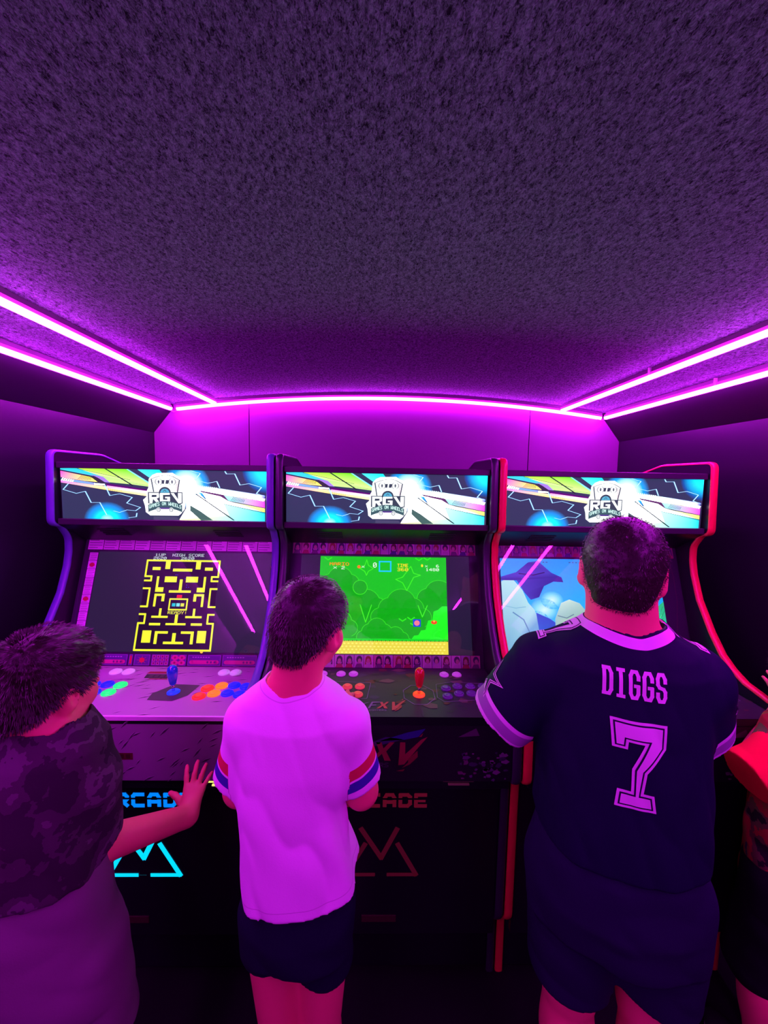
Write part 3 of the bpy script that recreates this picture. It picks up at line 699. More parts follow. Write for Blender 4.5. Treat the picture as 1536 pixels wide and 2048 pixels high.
def fight_overlay(lettered):
    a = Art(); rnd = random.Random(8)
    a.rect(-.353, 0, .353, .284, (.035, .028, .04), 0)
    for k in range(120):
        x, y, r = rnd.uniform(-.345, .345), rnd.uniform(.02, .27), rnd.uniform(.006, .024)
        c = rnd.choice([(.03, .05, .03), (.05, .04, .03), (.10, .03, .03), (.05, .03, .07), (.02, .03, .035), (.12, .08, .07)])
        n = rnd.randint(4, 7); ph = rnd.random() * 6
        a.poly([(x + r * rnd.uniform(.5, 1.3) * math.cos(ph + 2 * math.pi * j / n), y + r * rnd.uniform(.4, .8) * math.sin(ph + 2 * math.pi * j / n)) for j in range(n)], c, 1 + k % 4)
    pale = (.25, .2, .32)
    for sx in (-.28, .103):
        a.line([(sx + .05 * math.cos(math.pi / 8 + j * math.pi / 4), .114 + .058 * math.sin(math.pi / 8 + j * math.pi / 4)) for j in range(8)], .0016, pale, 6, True)
        a.rect(sx - .0015, .002, sx + .0015, .04, (.05, .04, .07), 5)
    for bx in (-.19, .185):
        a.line([(bx - .028, .098), (bx - .01, .074), (bx + .135, .09), (bx + .145, .18), (bx + .03, .19), (bx - .02, .175)], .0014, pale, 6, True)
    if lettered: fxv(a, -.052, .038, .034, (.2, .16, .24), (.42, .08, .06), 6)
    return a

def front_print():
    a = Art(); a.rect(-.353, 0, .353, .188, (.012, .01, .016), 0); rnd = random.Random(4)
    fxv(a, -.09, .070, .062, (.09, .05, .11), (.30, .02, .045), 2)
    a.poly([(-.02, .135), (.06, .165), (.11, .178), (.09, .15), (.05, .14)], (.03, .02, .22), 1); a.poly([(-.08, .11), (.0, .15), (.05, .142), (-.02, .12)], (.05, .02, .12), 1)
    a.poly([(.03, .035), (.055, .042), (.05, .034)], (.2, .02, .03), 2)
    for k in range(46):
        x, y, r = rnd.uniform(.21, .34), rnd.uniform(.006, .1), rnd.uniform(.003, .012)
        a.poly([(x + r * rnd.uniform(.4, 1.4) * math.cos(j * 1.26), y + r * rnd.uniform(.4, 1.2) * math.sin(j * 1.26)) for j in range(5)], rnd.choice([(.10, .04, .14), (.05, .02, .08), (.2, .12, .22), (.14, .03, .12)]), 1 + k % 3)
    a.poly([(.2, .15), (.25, .18), (.26, .155)], (.1, .05, .1), 1)
    return a

# lettering of the lower front: ARCADE cut by a slit, triangle emblem
def arcade_art(c1, c2):
    a = Art(); h, wd, pitch, th = .047, .041, .0475, .0115
    L = {'A': [[(0, 0), (0, .7), (.2, 1), (.8, 1), (1, .7), (1, 0)], [(0, .35), (1, .35)]], 'R': [[(0, 0), (0, 1), (.8, 1), (1, .8), (1, .6), (.8, .4), (0, .4)], [(.5, .4), (1, 0)]],
         'C': [[(1, 1), (.15, 1), (0, .85), (0, .15), (.15, 0), (1, 0)]], 'D': [[(0, 0), (0, 1), (.75, 1), (1, .8), (1, .2), (.75, 0), (0, 0)]], 'E': [[(1, 1), (0, 1), (0, 0), (1, 0)], [(0, .5), (.85, .5)]]}
    for k, ch in enumerate('ARCADE'):
        x = -.1405 + k * pitch
        for pts in L[ch]: a.line([(x + th / 2 + u * (wd - th), th / 2 + v * (h - th)) for u, v in pts], th, c1, 1)
    return a
def emblem_art(c):
    a = Art(); t = .0115
    a.line([(-.062, .155), (0, .06), (.047, .155)], t * 1.3, c, 1)
    for s in (-1, 1):
        a.line([(s * .050, .105), (s * .108, .004)], t * 1.25, c, 1); a.line([(s * .108, .004), (s * .022, .004)], t, c, 1)
    a.line([(-.016, .004), (.006, .004)], t * .01, c, 1)
    return a

PRINT_LIT = print_mat('backlit_marquee_print', MARQUEE_POWER, .4)
PRINT_SCREEN = print_mat('lit_screen', SCREEN_POWER, .35)
PRINT_FLAT = print_mat('printed_film', 0, .42, .35)
PRINT_SIGNBLUE = print_mat('blue_lit_sign', 1.25, .4)
M_DARKMETAL = P('dark_metal', (.03, .03, .035), .4, .5)
M_SILVER = P('brushed_trim', (.8, .8, .8), .35, .6)
M_CHROME = P('joystick_shaft_steel', (.7, .7, .72), .2, .5, metal=1)
M_GRILLE = P('speaker_grille', (.02, .02, .022), .6, .3)

def lit(name, col, p=1.2): return P(name, tuple(v * .8 + .02 for v in col), .3, .5, emit=col, estr=p)
BTN = {'white': P('pale_button', (.75, .72, .8), .3, .5, emit=(.35, .3, .5), estr=.35), 'green': lit('green_button', (.0, .9, .12)), 'blue': lit('blue_button', (.0, .01, .9)), 'red': lit('red_button', (1, .015, .005), 1.3),
       'orange': lit('orange_button', (1, .16, .0)), 'coral': lit('coral_button', (.6, .05, .05), .55), 'purple': P('purple_button', (.10, .03, .2), .25, .5, emit=(.03, .004, .08), estr=.6), 'lilac': P('lilac_button', (.55, .3, .6), .3, .5, emit=(.25, .04, .28), estr=.5)}
BTN_ME, STICK_ME = {}, {}
def button(cab, x, y, col, r=.0158):
    rim, cap = BTN_ME.setdefault(col, (None, None))
    if rim is None:
        rim = lathe_mesh([(r, -.004), (r, .003), (r * .93, .0048), (r * .78, .0052), (r * .74, .002)], BTN[col], 20, CP_N)
        cap = lathe_mesh([(r * .72, -.002), (r * .72, .0065), (r * .62, .0082), (r * .3, .0074), (r * .05, .0072)], BTN[col], 20, CP_N)
        BTN_ME[col] = (rim, cap)
    p = cp_point(x, y)
    o = link('button', rim, cab, p, label=col + ' round push button'); link('plunger', cap, o, p)
def joystick(cab, x, y, col, emis):
    if col not in STICK_ME:
        mb = P(col + '_joystick_bat', emis[0], .18, .6, emit=emis[1], estr=emis[2], coat=.5); mr = P(col + '_joystick_ring', emis[0], .3, .5, emit=emis[3], estr=1.2)
        mb2, mr2 = mb, mr
        up_ = Vector((0, -.05, 1)).normalized()
        STICK_ME[col] = (lathe_mesh([(.0185, -.001), (.0185, .003), (.015, .006), (.006, .007)], mr2, 24, CP_N),
                         lathe_mesh([(.0045, .004), (.0045, .03)], M_CHROME, 12, up_),
                         lathe_mesh([(.006, .026), (.0095, .030), (.0125, .045), (.0150, .062), (.0150, .072), (.0125, .081), (.007, .086), (.001, .087)], mb2, 20, up_))
    ring, sh, bat = STICK_ME[col]; p = cp_point(x, y)
    o = link('joystick', ring, cab, p, label=col + ' bat-top joystick with a glowing base ring'); link('shaft', sh, o, p); link('bat_handle', bat, o, p)

def cabinet(xc, label, tm, kind):
    base = (xc, 1.5, 0)
    cab = bpy.data.objects.new('arcade_cabinet', None); COL.objects.link(cab); cab.location = base
    cab['label'] = label; cab['category'] = 'arcade machine'; cab['group'] = 'row of arcade cabinets'
    for s in (-1, 1):
        x0, x1 = sorted((xc + s * CW, xc + s * (CW - PT)))
        org = ((x0 + x1) / 2, 1.5, 0)
        sp = link('side_panel', prism_mesh(PANEL, x0, x1, BLACK, org), cab, org)
        link('t_molding', tmold_mesh((x0 + x1) / 2, tm, org), sp, org, label=tm.name.replace('_', ' '))
    wi = CW - PT - .001
    def slab(name, lo, hi, mat, bev=.002, parent=cab):
        org = tuple((a + b) / 2 for a, b in zip(lo, hi)); return link(name, box_mesh(lo, hi, mat, org, bev), parent, org)
    slab('back_panel', (xc - wi, 1.93, .01), (xc + wi, 1.95, 1.57), BLACK)
    link('roof_panel', prism_mesh([(1.312, 1.664), (1.54, 1.664), (1.80, 1.60), (1.945, 1.575), (1.945, 1.56), (1.54, 1.650), (1.312, 1.650)], xc - wi, xc + wi, BLACK, (xc, 1.6, 1.64)), cab, (xc, 1.6, 1.64))
    # marquee
    slab('marquee_retainer', (xc - wi, 1.3065, 1.643), (xc + wi, 1.327, 1.6635), M_DARKMETAL); slab('marquee_retainer', (xc - wi, 1.303, 1.452), (xc + wi, 1.327, 1.4725), M_DARKMETAL)
    slab('light_box', (xc - wi, 1.3175, 1.4728), (xc + wi, 1.40, 1.6427), BLACK)
    x0 = xc - .3465
    link('marquee_print', MARQ.mesh((x0, 1.3165, 1.472), (.693, 0, 0), (0, 0, .1715), PRINT_LIT, (xc, 1.32, 1.55)), cab, (xc, 1.32, 1.55))
    slab('marquee_pane', (xc - wi, 1.3095, 1.4727), (xc + wi, 1.3105, 1.6427), glass_mat(), 0)
    sp = link('speaker_panel', prism_mesh([(1.306, 1.4515), (1.428, 1.381), (1.440, 1.390), (1.33, 1.4515)], xc - wi, xc + wi, BLACK, (xc, 1.35, 1.42)), cab, (xc, 1.35, 1.42))
    d = Vector((0, .122, -.0705)).normalized(); nrm = Vector((1, 0, 0)).cross(-d)
    for sx in (-.2, .2):
        for r in range(4):
            p = Vector((xc + sx, 1.306, 1.4515)) + d * (.035 + .016 * r) + nrm * .001
            link('grille_slot', mesh([p + Vector((u, 0, 0)) + d * v + nrm * q for u in (-.045, .045) for v in (-.003, .003) for q in (-.001, .0012)], [(0, 1, 3, 2), (4, 6, 7, 5), (0, 4, 5, 1), (2, 3, 7, 6), (0, 2, 6, 4), (1, 5, 7, 3)], M_GRILLE, p), sp, p)
    # monitor with printed bezel, picture and clear pane
    O = Vector((xc, MON_O.y, MON_O.z)); n = MON_N
    art = tile_bezel() if kind == 0 else portrait_bezel(1. if kind == 1 else .6)
    bz = link('bezel', art.mesh(O, (1, 0, 0), MON_E, PRINT_FLAT, O), cab, O)
    bb = [O + Vector((u, 0, 0)) + MON_E * v - n * q for u in (-wi, wi) for v in (0, .447) for q in (.0005, .03)]
    link('monitor_housing', mesh(bb, [(0, 1, 3, 2), (4, 6, 7, 5), (0, 4, 5, 1), (2, 3, 7, 6), (0, 2, 6, 4), (1, 5, 7, 3)], M_DARKMETAL, O), cab, O)
    pic = (maze_picture, garden_picture, sky_picture)[kind]()
    link('screen', pic.mesh(O + n * .0015, (1, 0, 0), MON_E, PRINT_SCREEN, O), cab, O)
    tl = math.radians((23.0, 16.6, 19.5)[kind]); PE = Vector((0, math.sin(tl), math.cos(tl))); PN = Vector((1, 0, 0)).cross(PE)
    PO = O + n * (.044, .007, .018)[kind]
    pn = [PO + Vector((u, 0, 0)) + PE * v + PN * q for u in (-wi, wi) for v in (.003, .445) for q in (0, .001)]
    link('screen_pane', mesh(pn, [(0, 1, 3, 2), (4, 6, 7, 5), (0, 4, 5, 1), (2, 3, 7, 6), (0, 2, 6, 4), (1, 5, 7, 3)], glass_mat(), O), cab, O)
    # control panel
    org = (xc, 1.1, .98)
    zf = lambda y: CP_O.z + (y - CP_O.y) * CP_E.z / CP_E.y
    cp = link('control_panel', prism_mesh([(.999, zf(.999) - .0006), (1.283, zf(1.283) - .0006), (1.283, zf(1.283) - .022), (.999, zf(.999) - .022)], xc - wi, xc + wi, BLACK, org), cab, org)
    ov = plate_print(.353, .284, 21, 95, (.12, .06, .12), (.44, .40, .42), .45) if kind == 0 else fight_overlay(kind == 1)
    if kind == 0:
        ov.poly([(-.03, .232), (.07, .232), (.065, .246), (-.025, .246)], (.30, .01, .03), 3); ov.poly([(-.02, .202), (.07, .202), (.075, .228), (-.025, .228)], (.02, .01, .02), 3); ov.poly([(-.005, .194), (.06, .194), (.055, .200), (.0, .200)], (.25, .01, .03), 3)
        for k in range(4): ov.rect(-.01 + .018 * k, .208, .002 + .018 * k, .222, (.07, .04, .06), 4)
        for sx in (-.26, .12): ov.poly([(sx - .06, .11), (sx - .02, .165), (sx + .06, .16), (sx + .05, .10), (sx + .02, .07), (sx - .055, .075)], (.07, .05, .07), 3)
    link('panel_overlay', ov.mesh(Vector((xc, CP_O.y, CP_O.z)), (1, 0, 0), CP_E, PRINT_FLAT, org), cp, org)
    if kind == 0: slab('edge_trim', (xc - wi, .9925, .9605), (xc + wi, .9985, .9735), M_SILVER, .0015, cp)
    # front of the control box
    org = (xc, 1.0, .87)
    fp = link('control_box', prism_mesh([(.9975, .785), (.9975, .950), (1.02, .950), (1.07, .772), (1.05, .772)], xc - wi, xc + wi, BLACK, org), cab, org)
    fa = plate_print(.353, .166, 33, 60, (.05, .03, .06), (.26, .22, .26), .75) if kind == 0 else front_print()
    if kind == 0:
        fa.poly([(-.12, .05), (-.02, .05), (-.02, .095), (-.06, .11), (-.1, .09), (-.12, .095)], (.03, .01, .015), 3); fa.poly([(-.01, .062), (.07, .062), (.07, .082), (-.01, .082)], (.10, .01, .02), 3)
        for k in range(4): fa.rect(.0 + .017 * k, .066, .012 + .017 * k, .078, (.04, .005, .01), 4)
    fa = fa.mapped(lambda u, v: (u, v * .163 / (.166 if kind == 0 else .188)))
    link('box_print', fa.mesh((xc, .9970, .786), (1, 0, 0), (0, 0, 1), PRINT_FLAT, org), fp, org)
    yl = P('yellow_slit_light', (.5, .5, .2), .4, emit=lin(225, 230, 110), estr=1.1) if kind == 0 else (P('dim_red_slit_light', (.10, .03, .05), .4, emit=(.03, .004, .012), estr=1.) if kind == 1 else P('pale_slit_light', (.4, .4, .3), .4, emit=lin(190, 180, 130), estr=.9))
    for k, (u0, u1) in enumerate(((.163, .25), (.178, .238)) if kind == 1 else (((.26, .345), (.28, .34)) if kind == 0 else ((.125, .152), (.122, .128)))):
        z = .7835 - .011 * k if kind == 1 else .779 - .0105 * k
        slab('slit_light', (xc + u0, 1.000, z - .0022), (xc + u1, 1.006, z + .0022), yl, .001)
    slab('slit_bar', (xc - wi, 1.006, .755), (xc + wi, 1.03, .786), BLACK)
    # lower front with lit sign
    dr = slab('lower_front', (xc - wi, 1.082, .205), (xc + wi, 1.10, .775), BLACK)
    if kind == 0: s1 = lin(0, 120, 245); s2 = lin(0, 205, 250); sm = PRINT_SIGNBLUE
    else: s1 = (.16, .004, .022); s2 = (.085, .002, .014); sm = print_mat('dim_red_sign', .6, .4)
    dx = .050 if kind == 0 else -.004; de = .036 if kind == 0 else -.004
    link('sign_lettering', arcade_art(s1, s1).mesh((xc + dx, 1.0812, .630), (1, 0, 0), (0, 0, 1), sm, (xc, 1.08, .65)), dr, (xc, 1.08, .65))
    slab('sign_slit', (xc + dx - .15, 1.0785, .6575), (xc + dx + .15, 1.0806, .6615), BLACK, 0, dr)
    link('sign_emblem', emblem_art(s2).mesh((xc + de, 1.0812, .405), (1, 0, 0), (0, 0, 1), sm, (xc, 1.08, .48)), dr, (xc, 1.08, .48))
    slab('coin_plate', (xc - .062, 1.079, .250), (xc + .045, 1.083, .272), P('dull_red_plate', (.05, .01, .015), .5), .001, dr)
    slab('kick_plate', (xc - wi, 1.142, .012), (xc + wi, 1.16, .2), BLACK)
    # buttons and joysticks
    if kind == 0:
        for x in (-.136, -.094, .222, .261): button(cab, xc + x, 1.240, 'white', .019)
        for x, y, c in ((-.190, 1.142, 'red'), (-.148, 1.157, 'blue'), (-.105, 1.157, 'blue'), (-.063, 1.153, 'green'), (-.196, 1.096, 'red'), (-.154, 1.110, 'blue'), (-.112, 1.109, 'blue'), (-.070, 1.110, 'green'),
                        (.212, 1.138, 'red'), (.249, 1.154, 'orange'), (.287, 1.157, 'blue'), (.326, 1.150, 'blue'), (.207, 1.092, 'red'), (.244, 1.109, 'orange'), (.283, 1.111, 'blue'), (.322, 1.104, 'blue')): button(cab, xc + x, y, c, .019)
        for x in (-.26, .12): joystick(cab, xc + x, 1.116, 'blue', ((.02, .03, .5), (.0, .005, .12), 1., (0, .03, .9)))
    else:
        for x in (-.207, -.146, -.104, .202, .245): button(cab, xc + x, 1.237, 'lilac')
        c1 = 'coral' if kind == 1 else 'red'
        for x, y, c in ((-.20, 1.140, c1), (-.158, 1.152, c1), (-.118, 1.154, c1), (-.079, 1.156, c1), (-.205, 1.094, c1), (-.163, 1.106, c1), (-.122, 1.108, c1), (-.083, 1.109, c1),
                        (.192, 1.148, 'purple'), (.231, 1.161, 'purple'), (.272, 1.161, 'purple'), (.313, 1.163, 'purple'), (.189, 1.102, 'purple'), (.227, 1.117, 'purple'), (.266, 1.119, 'purple'), (.307, 1.119, 'purple')): button(cab, xc + x, y, c)
        for x in (-.28, .103): joystick(cab, xc + x, 1.112, 'red', ((.5, .01, .02), (.10, .001, .002), 1., (1, .05, .01)))
    return cab

TM_BLUE = P('blue_edge_molding', (.10, .10, .34), .35, .5)
TM_BLACK = P('black_edge_molding', (.03, .028, .045), .35, .5)
TM_RED = P('red_edge_molding', (.75, .006, .045), .35, .5)
cabinet(-.76, 'arcade machine with blue edge molding, a yellow maze on screen and glowing blue front sign', TM_BLUE, 0)
cabinet(0., 'arcade machine with black edge molding and a green garden game on screen', TM_BLACK, 1)
RIGHT_CAB = cabinet(.76, 'arcade machine with bright red edge molding and a blue sky on screen', TM_RED, 2)
# orange lettering-like graphic on the left flank of the red machine
fl = Art(); O_ = (.55, .16, .02)
for k in range(4): fl.poly([(0, .02 + k * .022), (.018, .008 + k * .022), (.022, .016 + k * .022), (.010, .024 + k * .022), (.024, .03 + k * .022), (.02, .038 + k * .022)], O_, 1)
sp_ = [o for o in RIGHT_CAB.children if o.name.startswith('side_panel')][0]
link('flank_print', fl.mesh((.76 - CW - .0008, 1.02, .795), (0, -1, 0), (0, 0, 1), PRINT_FLAT, (.38, 1.0, .85)), sp_, (.38, 1.0, .85))

# ------------------------------------------------------------------ people: implicit bodies meshed with surface nets
class Sdf:
    def __init__(s, lo, hi, h):
        s.lo, s.h = np.array(lo, 'f'), h
        s.n = np.ceil((np.array(hi) - np.array(lo)) / h).astype(int) + 1
        s.v = np.full(s.n, .5, 'f')
        s.ax = [s.lo[i] + h * np.arange(s.n[i], dtype='f') for i in range(3)]
    def sub(s, lo, hi):
        sl = []
        for i in range(3):
            a = int(max(0, math.floor((lo[i] - s.lo[i]) / s.h))); b = int(min(s.n[i], math.ceil((hi[i] - s.lo[i]) / s.h) + 1))
            if b <= a: return None, None
            sl.append(slice(a, b))
        x, y, z = (s.ax[i][sl[i]] for i in range(3))
        return tuple(sl), (x[:, None, None], y[None, :, None], z[None, None, :])
    def add(s, fn, lo, hi, k=.01, op='u'):
        m_ = k + .012
        sl, g = s.sub([a - m_ for a in lo], [b + m_ for b in hi])
        if sl is None: return
        d = fn(*g).astype('f'); a = s.v[sl]
        if op == 'u':
            e = np.maximum(k - np.abs(a - d), 0); s.v[sl] = np.minimum(a, d) - e * e / (4 * k)
        else:                                  # cut away
            d = -d; e = np.maximum(k - np.abs(a - d), 0); s.v[sl] = np.maximum(a, d) + e * e / (4 * k)
    def cap(s, a, b, ra, rb, k=.01, op='u', flat=None):
        a, b = np.array(a, 'f'), np.array(b, 'f'); r = max(ra, rb)
        ba = b - a; bb = float(ba @ ba) + 1e-12
        def fn(x, y, z):
            t = np.clip(((x - a[0]) * ba[0] + (y - a[1]) * ba[1] + (z - a[2]) * ba[2]) / bb, 0, 1)
            return np.sqrt((x - a[0] - t * ba[0]) ** 2 + (y - a[1] - t * ba[1]) ** 2 + (z - a[2] - t * ba[2]) ** 2) - (ra + t * (rb - ra))
        s.add(fn, np.minimum(a, b) - r, np.maximum(a, b) + r, k, op)
    def ell(s, c, r, k=.01, op='u', R=None):
        c, r = np.array(c, 'f'), np.array(r, 'f'); m_ = max(r)
        def fn(x, y, z):
            x, y, z = x - c[0], y - c[1], z - c[2]
            if R is not None: x, y, z = (R[0][j] * x + R[1][j] * y + R[2][j] * z for j in range(3))
            k0 = np.sqrt((x / r[0]) ** 2 + (y / r[1]) ** 2 + (z / r[2]) ** 2); k1 = np.sqrt((x / r[0] ** 2) ** 2 + (y / r[1] ** 2) ** 2 + (z / r[2] ** 2) ** 2)
            return k0 * (k0 - 1) / np.maximum(k1, 1e-6)
        ext = [m_] * 3 if R is not None else r
        s.add(fn, c - ext, c + ext, k, op)
    def loft(s, rows, k=.02, n=2.3, grow=0., op='u'):
        """rows = [(z, cx, cy, a, b)] stacked elliptic sections"""
        rows = sorted(rows); T = np.array(rows, 'f')
        def fn(x, y, z):
            zz = np.clip(z, T[0, 0], T[-1, 0]); f = lambda j: np.interp(zz.ravel(), T[:, 0], T[:, j]).reshape(zz.shape).astype('f')
            cx, cy, a, b = (f(j) for j in (1, 2, 3, 4)); a = a + grow; b = b + grow
            q = ((np.abs((x - cx) / a)) ** n + (np.abs((y - cy) / b)) ** n) ** (1 / n)
            d = (q - 1) * np.minimum(a, b) * .92
            return np.maximum(d, np.maximum(T[0, 0] - grow - z, z - T[-1, 0] - grow))
        lo = (min(r[1] - r[3] for r in rows) - grow, min(r[2] - r[4] for r in rows) - grow, T[0, 0] - grow); hi = (max(r[1] + r[3] for r in rows) + grow, max(r[2] + r[4] for r in rows) + grow, T[-1, 0] + grow)
        s.add(fn, lo, hi, k, op)
    def clip(s, fn):
        s.v = np.maximum(s.v, fn(s.ax[0][:, None, None], s.ax[1][None, :, None], s.ax[2][None, None, :]).astype('f'))
    def net(s, mat, smooth=1):
        v = s.v; neg = v < 0
        c = [neg[i:v.shape[0] - 1 + i, j:v.shape[1] - 1 + j, k:v.shape[2] - 1 + k] for i in (0, 1) for j in (0, 1) for k in (0, 1)]
        cnt = sum(q.astype(np.int8) for q in c); act = (cnt > 0) & (cnt < 8)
        I = np.argwhere(act); idx = np.full(act.shape, -1, np.int32); idx[act] = np.arange(len(I))
        acc = np.zeros((len(I), 3)); num = np.zeros(len(I))
        cor = [(i, j, k) for i in (0, 1) for j in (0, 1) for k in (0, 1)]
        val = {q: v[I[:, 0] + q[0], I[:, 1] + q[1], I[:, 2] + q[2]] for q in cor}
        for p in cor:
            for d in range(3):
                if p[d] == 0:
                    q = tuple(p[i] + (i == d) for i in range(3)); a, b = val[p], val[q]; x = (a < 0) != (b < 0)
                    t = np.where(x, a / np.where(x, a - b, 1), 0)
                    for i in range(3): acc[:, i] += np.where(x, p[i] + (t if i == d else 0), 0)
                    num += x
        P_ = s.lo + s.h * (I + acc / num[:, None])
        F_ = []
        for d in range(3):
            a = [slice(None)] * 3; b = [slice(None)] * 3; a[d] = slice(0, -1); b[d] = slice(1, None)
            e = neg[tuple(a)] != neg[tuple(b)]
            o = [i for i in range(3) if i != d]
            e[tuple(slice(0, 1) if i == o[0] else slice(None) for i in range(3))] = False; e[tuple(slice(0, 1) if i == o[1] else slice(None) for i in range(3))] = False
            e[tuple(slice(-1, None) if i == o[0] else slice(None) for i in range(3))] = False; e[tuple(slice(-1, None) if i == o[1] else slice(None) for i in range(3))] = False
            E = np.argwhere(e)
            if not len(E): continue
            def at(da, db):
                q = E.copy(); q[:, o[0]] -= da; q[:, o[1]] -= db; return idx[q[:, 0], q[:, 1], q[:, 2]]
            Q = np.stack([at(0, 0), at(1, 0), at(1, 1), at(0, 1)], 1)
            inside = neg[E[:, 0], E[:, 1], E[:, 2]]
            flip = inside if d != 1 else ~inside
            Q[flip] = Q[flip][:, ::-1]
            F_.append(Q)
        F_ = np.concatenate(F_); F_ = F_[(F_ >= 0).all(1)]
        for _ in range(smooth):
            S = np.zeros_like(P_); C_ = np.zeros(len(P_))
            for a, b in ((0, 1), (1, 2), (2, 3), (3, 0)):
                np.add.at(S, F_[:, a], P_[F_[:, b]]); np.add.at(S, F_[:, b], P_[F_[:, a]]); np.add.at(C_, F_[:, a], 1); np.add.at(C_, F_[:, b], 1)
            P_ = P_ * .5 + .5 * S / np.maximum(C_, 1)[:, None]
        me = bpy.data.meshes.new('m')
        me.vertices.add(len(P_)); me.vertices.foreach_set('co', P_.astype('f').ravel())
        me.loops.add(F_.size); me.loops.foreach_set('vertex_index', F_.astype(np.int32).ravel())
        me.polygons.add(len(F_)); me.polygons.foreach_set('loop_start', np.arange(0, F_.size, 4, dtype=np.int32))
        me.polygons.foreach_set('use_smooth', np.ones(len(F_), bool))
        me.update(calc_edges=True); me.validate()
        me.materials.append(mat)
        return me, P_

RNG = np.random.RandomState(4)
LAT = RNG.uniform(-1, 1, (32, 32, 32)).astype('f')
def vnoise(x, y, z):
    x, y, z = np.broadcast_arrays(np.asarray(x, 'f'), np.asarray(y, 'f'), np.asarray(z, 'f'))
    i, j, k = np.floor(x).astype(int), np.floor(y).astype(int), np.floor(z).astype(int)
    f = lambda t: t * t * (3 - 2 * t)
    u, v, w_ = f(x - i), f(y - j), f(z - k)
    g = lambda a, b, c: LAT[(i + a) & 31, (j + b) & 31, (k + c) & 31]
    L_ = lambda a, b, t: a + t * (b - a)
    return L_(L_(L_(g(0, 0, 0), g(1, 0, 0), u), L_(g(0, 1, 0), g(1, 1, 0), u), v), L_(L_(g(0, 0, 1), g(1, 0, 1), u), L_(g(0, 1, 1), g(1, 1, 1), u), v), w_)

def rotm(yaw, pitch=0., roll=0.):
    return np.array((Matrix.Rotation(math.radians(yaw), 3, 'Z') @ Matrix.Rotation(math.radians(pitch), 3, 'X') @ Matrix.Rotation(math.radians(roll), 3, 'Y')))

def head(S, hc, sc, R, k=.012):
    T = lambda p: np.array(hc) + sc * (R @ np.array(p))
    E = lambda c, r, kk=k, op='u': S.ell(T(c), [sc * q for q in r], kk, op, R)
    C = lambda a, b, ra, rb, kk=k, op='u': S.cap(T(a), T(b), sc * ra, sc * rb, kk, op)
    E((0, -.010, .014), (.072, .090, .084)); E((0, .034, -.045), (.055, .052, .066), .02); E((0, .054, -.092), (.028, .027, .022), .02)
    C((-.03, .074, .012), (.03, .074, .012), .012, .012, .014); C((0, .080, -.006), (0, .100, -.040), .007, .0105, .008)
    for s in (-1, 1):
        C((0, .088, -.042), (s * .012, .086, -.043), .007, .0065, .006); E((s * .032, .060, -.045), (.020, .020, .02), .02)
        E((s * .028, .090, -.008), (.014, .012, .010), .008, 'c')
        a = rotm(s * -22)
        S.ell(T((s * .0745, -.006, -.020)), (sc * .0085, sc * .020, sc * .033), .006, 'u', R @ a)
        S.ell(T((s * .082, .002, -.017)), (sc * .006, sc * .010, sc * .018), .004, 'c', R @ a)
    E((0, .083, -.066), (.019, .010, .0055), .005); E((0, .081, -.076), (.017, .010, .006), .005); C((-.017, .093, -.071), (.017, .093, -.071), .0016, .0016, .003, 'c')
    return T

def hand(S, wr, dr, pn, side, sc=1., curl=(10, 25, 20), spread=9, thumb=38, fold=(0, 0, 0, 0)):
    """wrist point, pointing direction, palm normal (the way the palm faces); side = +1 when the thumb lies on the +lateral side"""
    wr, dr = Vector(wr), Vector(dr).normalized(); pn = Vector(pn); pn = (pn - dr * pn.dot(dr)).normalized(); lat = dr.cross(pn).normalized() * side
    L_ = lambda q: tuple(q)
    plen = .066 * sc
    offs = (.024, .0085, -.007, -.021)
    kn = [wr + dr * plen * (1, 1.05, 1.0, .9)[i] + lat * offs[i] * sc for i in range(4)]
    for i in range(4): S.cap(L_(wr + lat * offs[i] * .45 * sc), L_(kn[i]), .0125 * sc, .0095 * sc, .012)
    S.cap(L_(wr - dr * .004 * sc), L_(wr + dr * .02 * sc), .0165 * sc, .017 * sc, .014)
    ln = ((.028, .018, .014), (.031, .020, .015), (.029, .018, .014), (.022, .014, .012))
    for i in range(4):
        ang = math.radians((1.3, .35, -.5, -1.5)[i] * spread); d = (dr * math.cos(ang) + lat * math.sin(ang)).normalized(); ax = d.cross(pn).normalized()
        p = kn[i]; r = (.0080, .0083, .0079, .0070)[i] * sc
        for j in range(3):
            d = (Matrix.Rotation(math.radians(curl[j] + fold[i]), 3, ax) @ d).normalized()
            q = p + d * ln[i][j] * sc; S.cap(L_(p), L_(q), r, r * .92, .003); p = q; r *= .92
    a = math.radians(thumb); d = (dr * math.cos(a) + lat * math.sin(a) + pn * .25).normalized()
    p = wr + dr * .012 * sc + lat * .014 * sc; r = .0115 * sc
    for l, tw in ((.034, 0), (.025, -14), (.020, -12)):
        d = (Matrix.Rotation(math.radians(tw) * -side * -1, 3, pn) @ d).normalized(); q = p + d * l * sc; S.cap(L_(p), L_(q), r, r * .86, .006); p = q; r *= .86

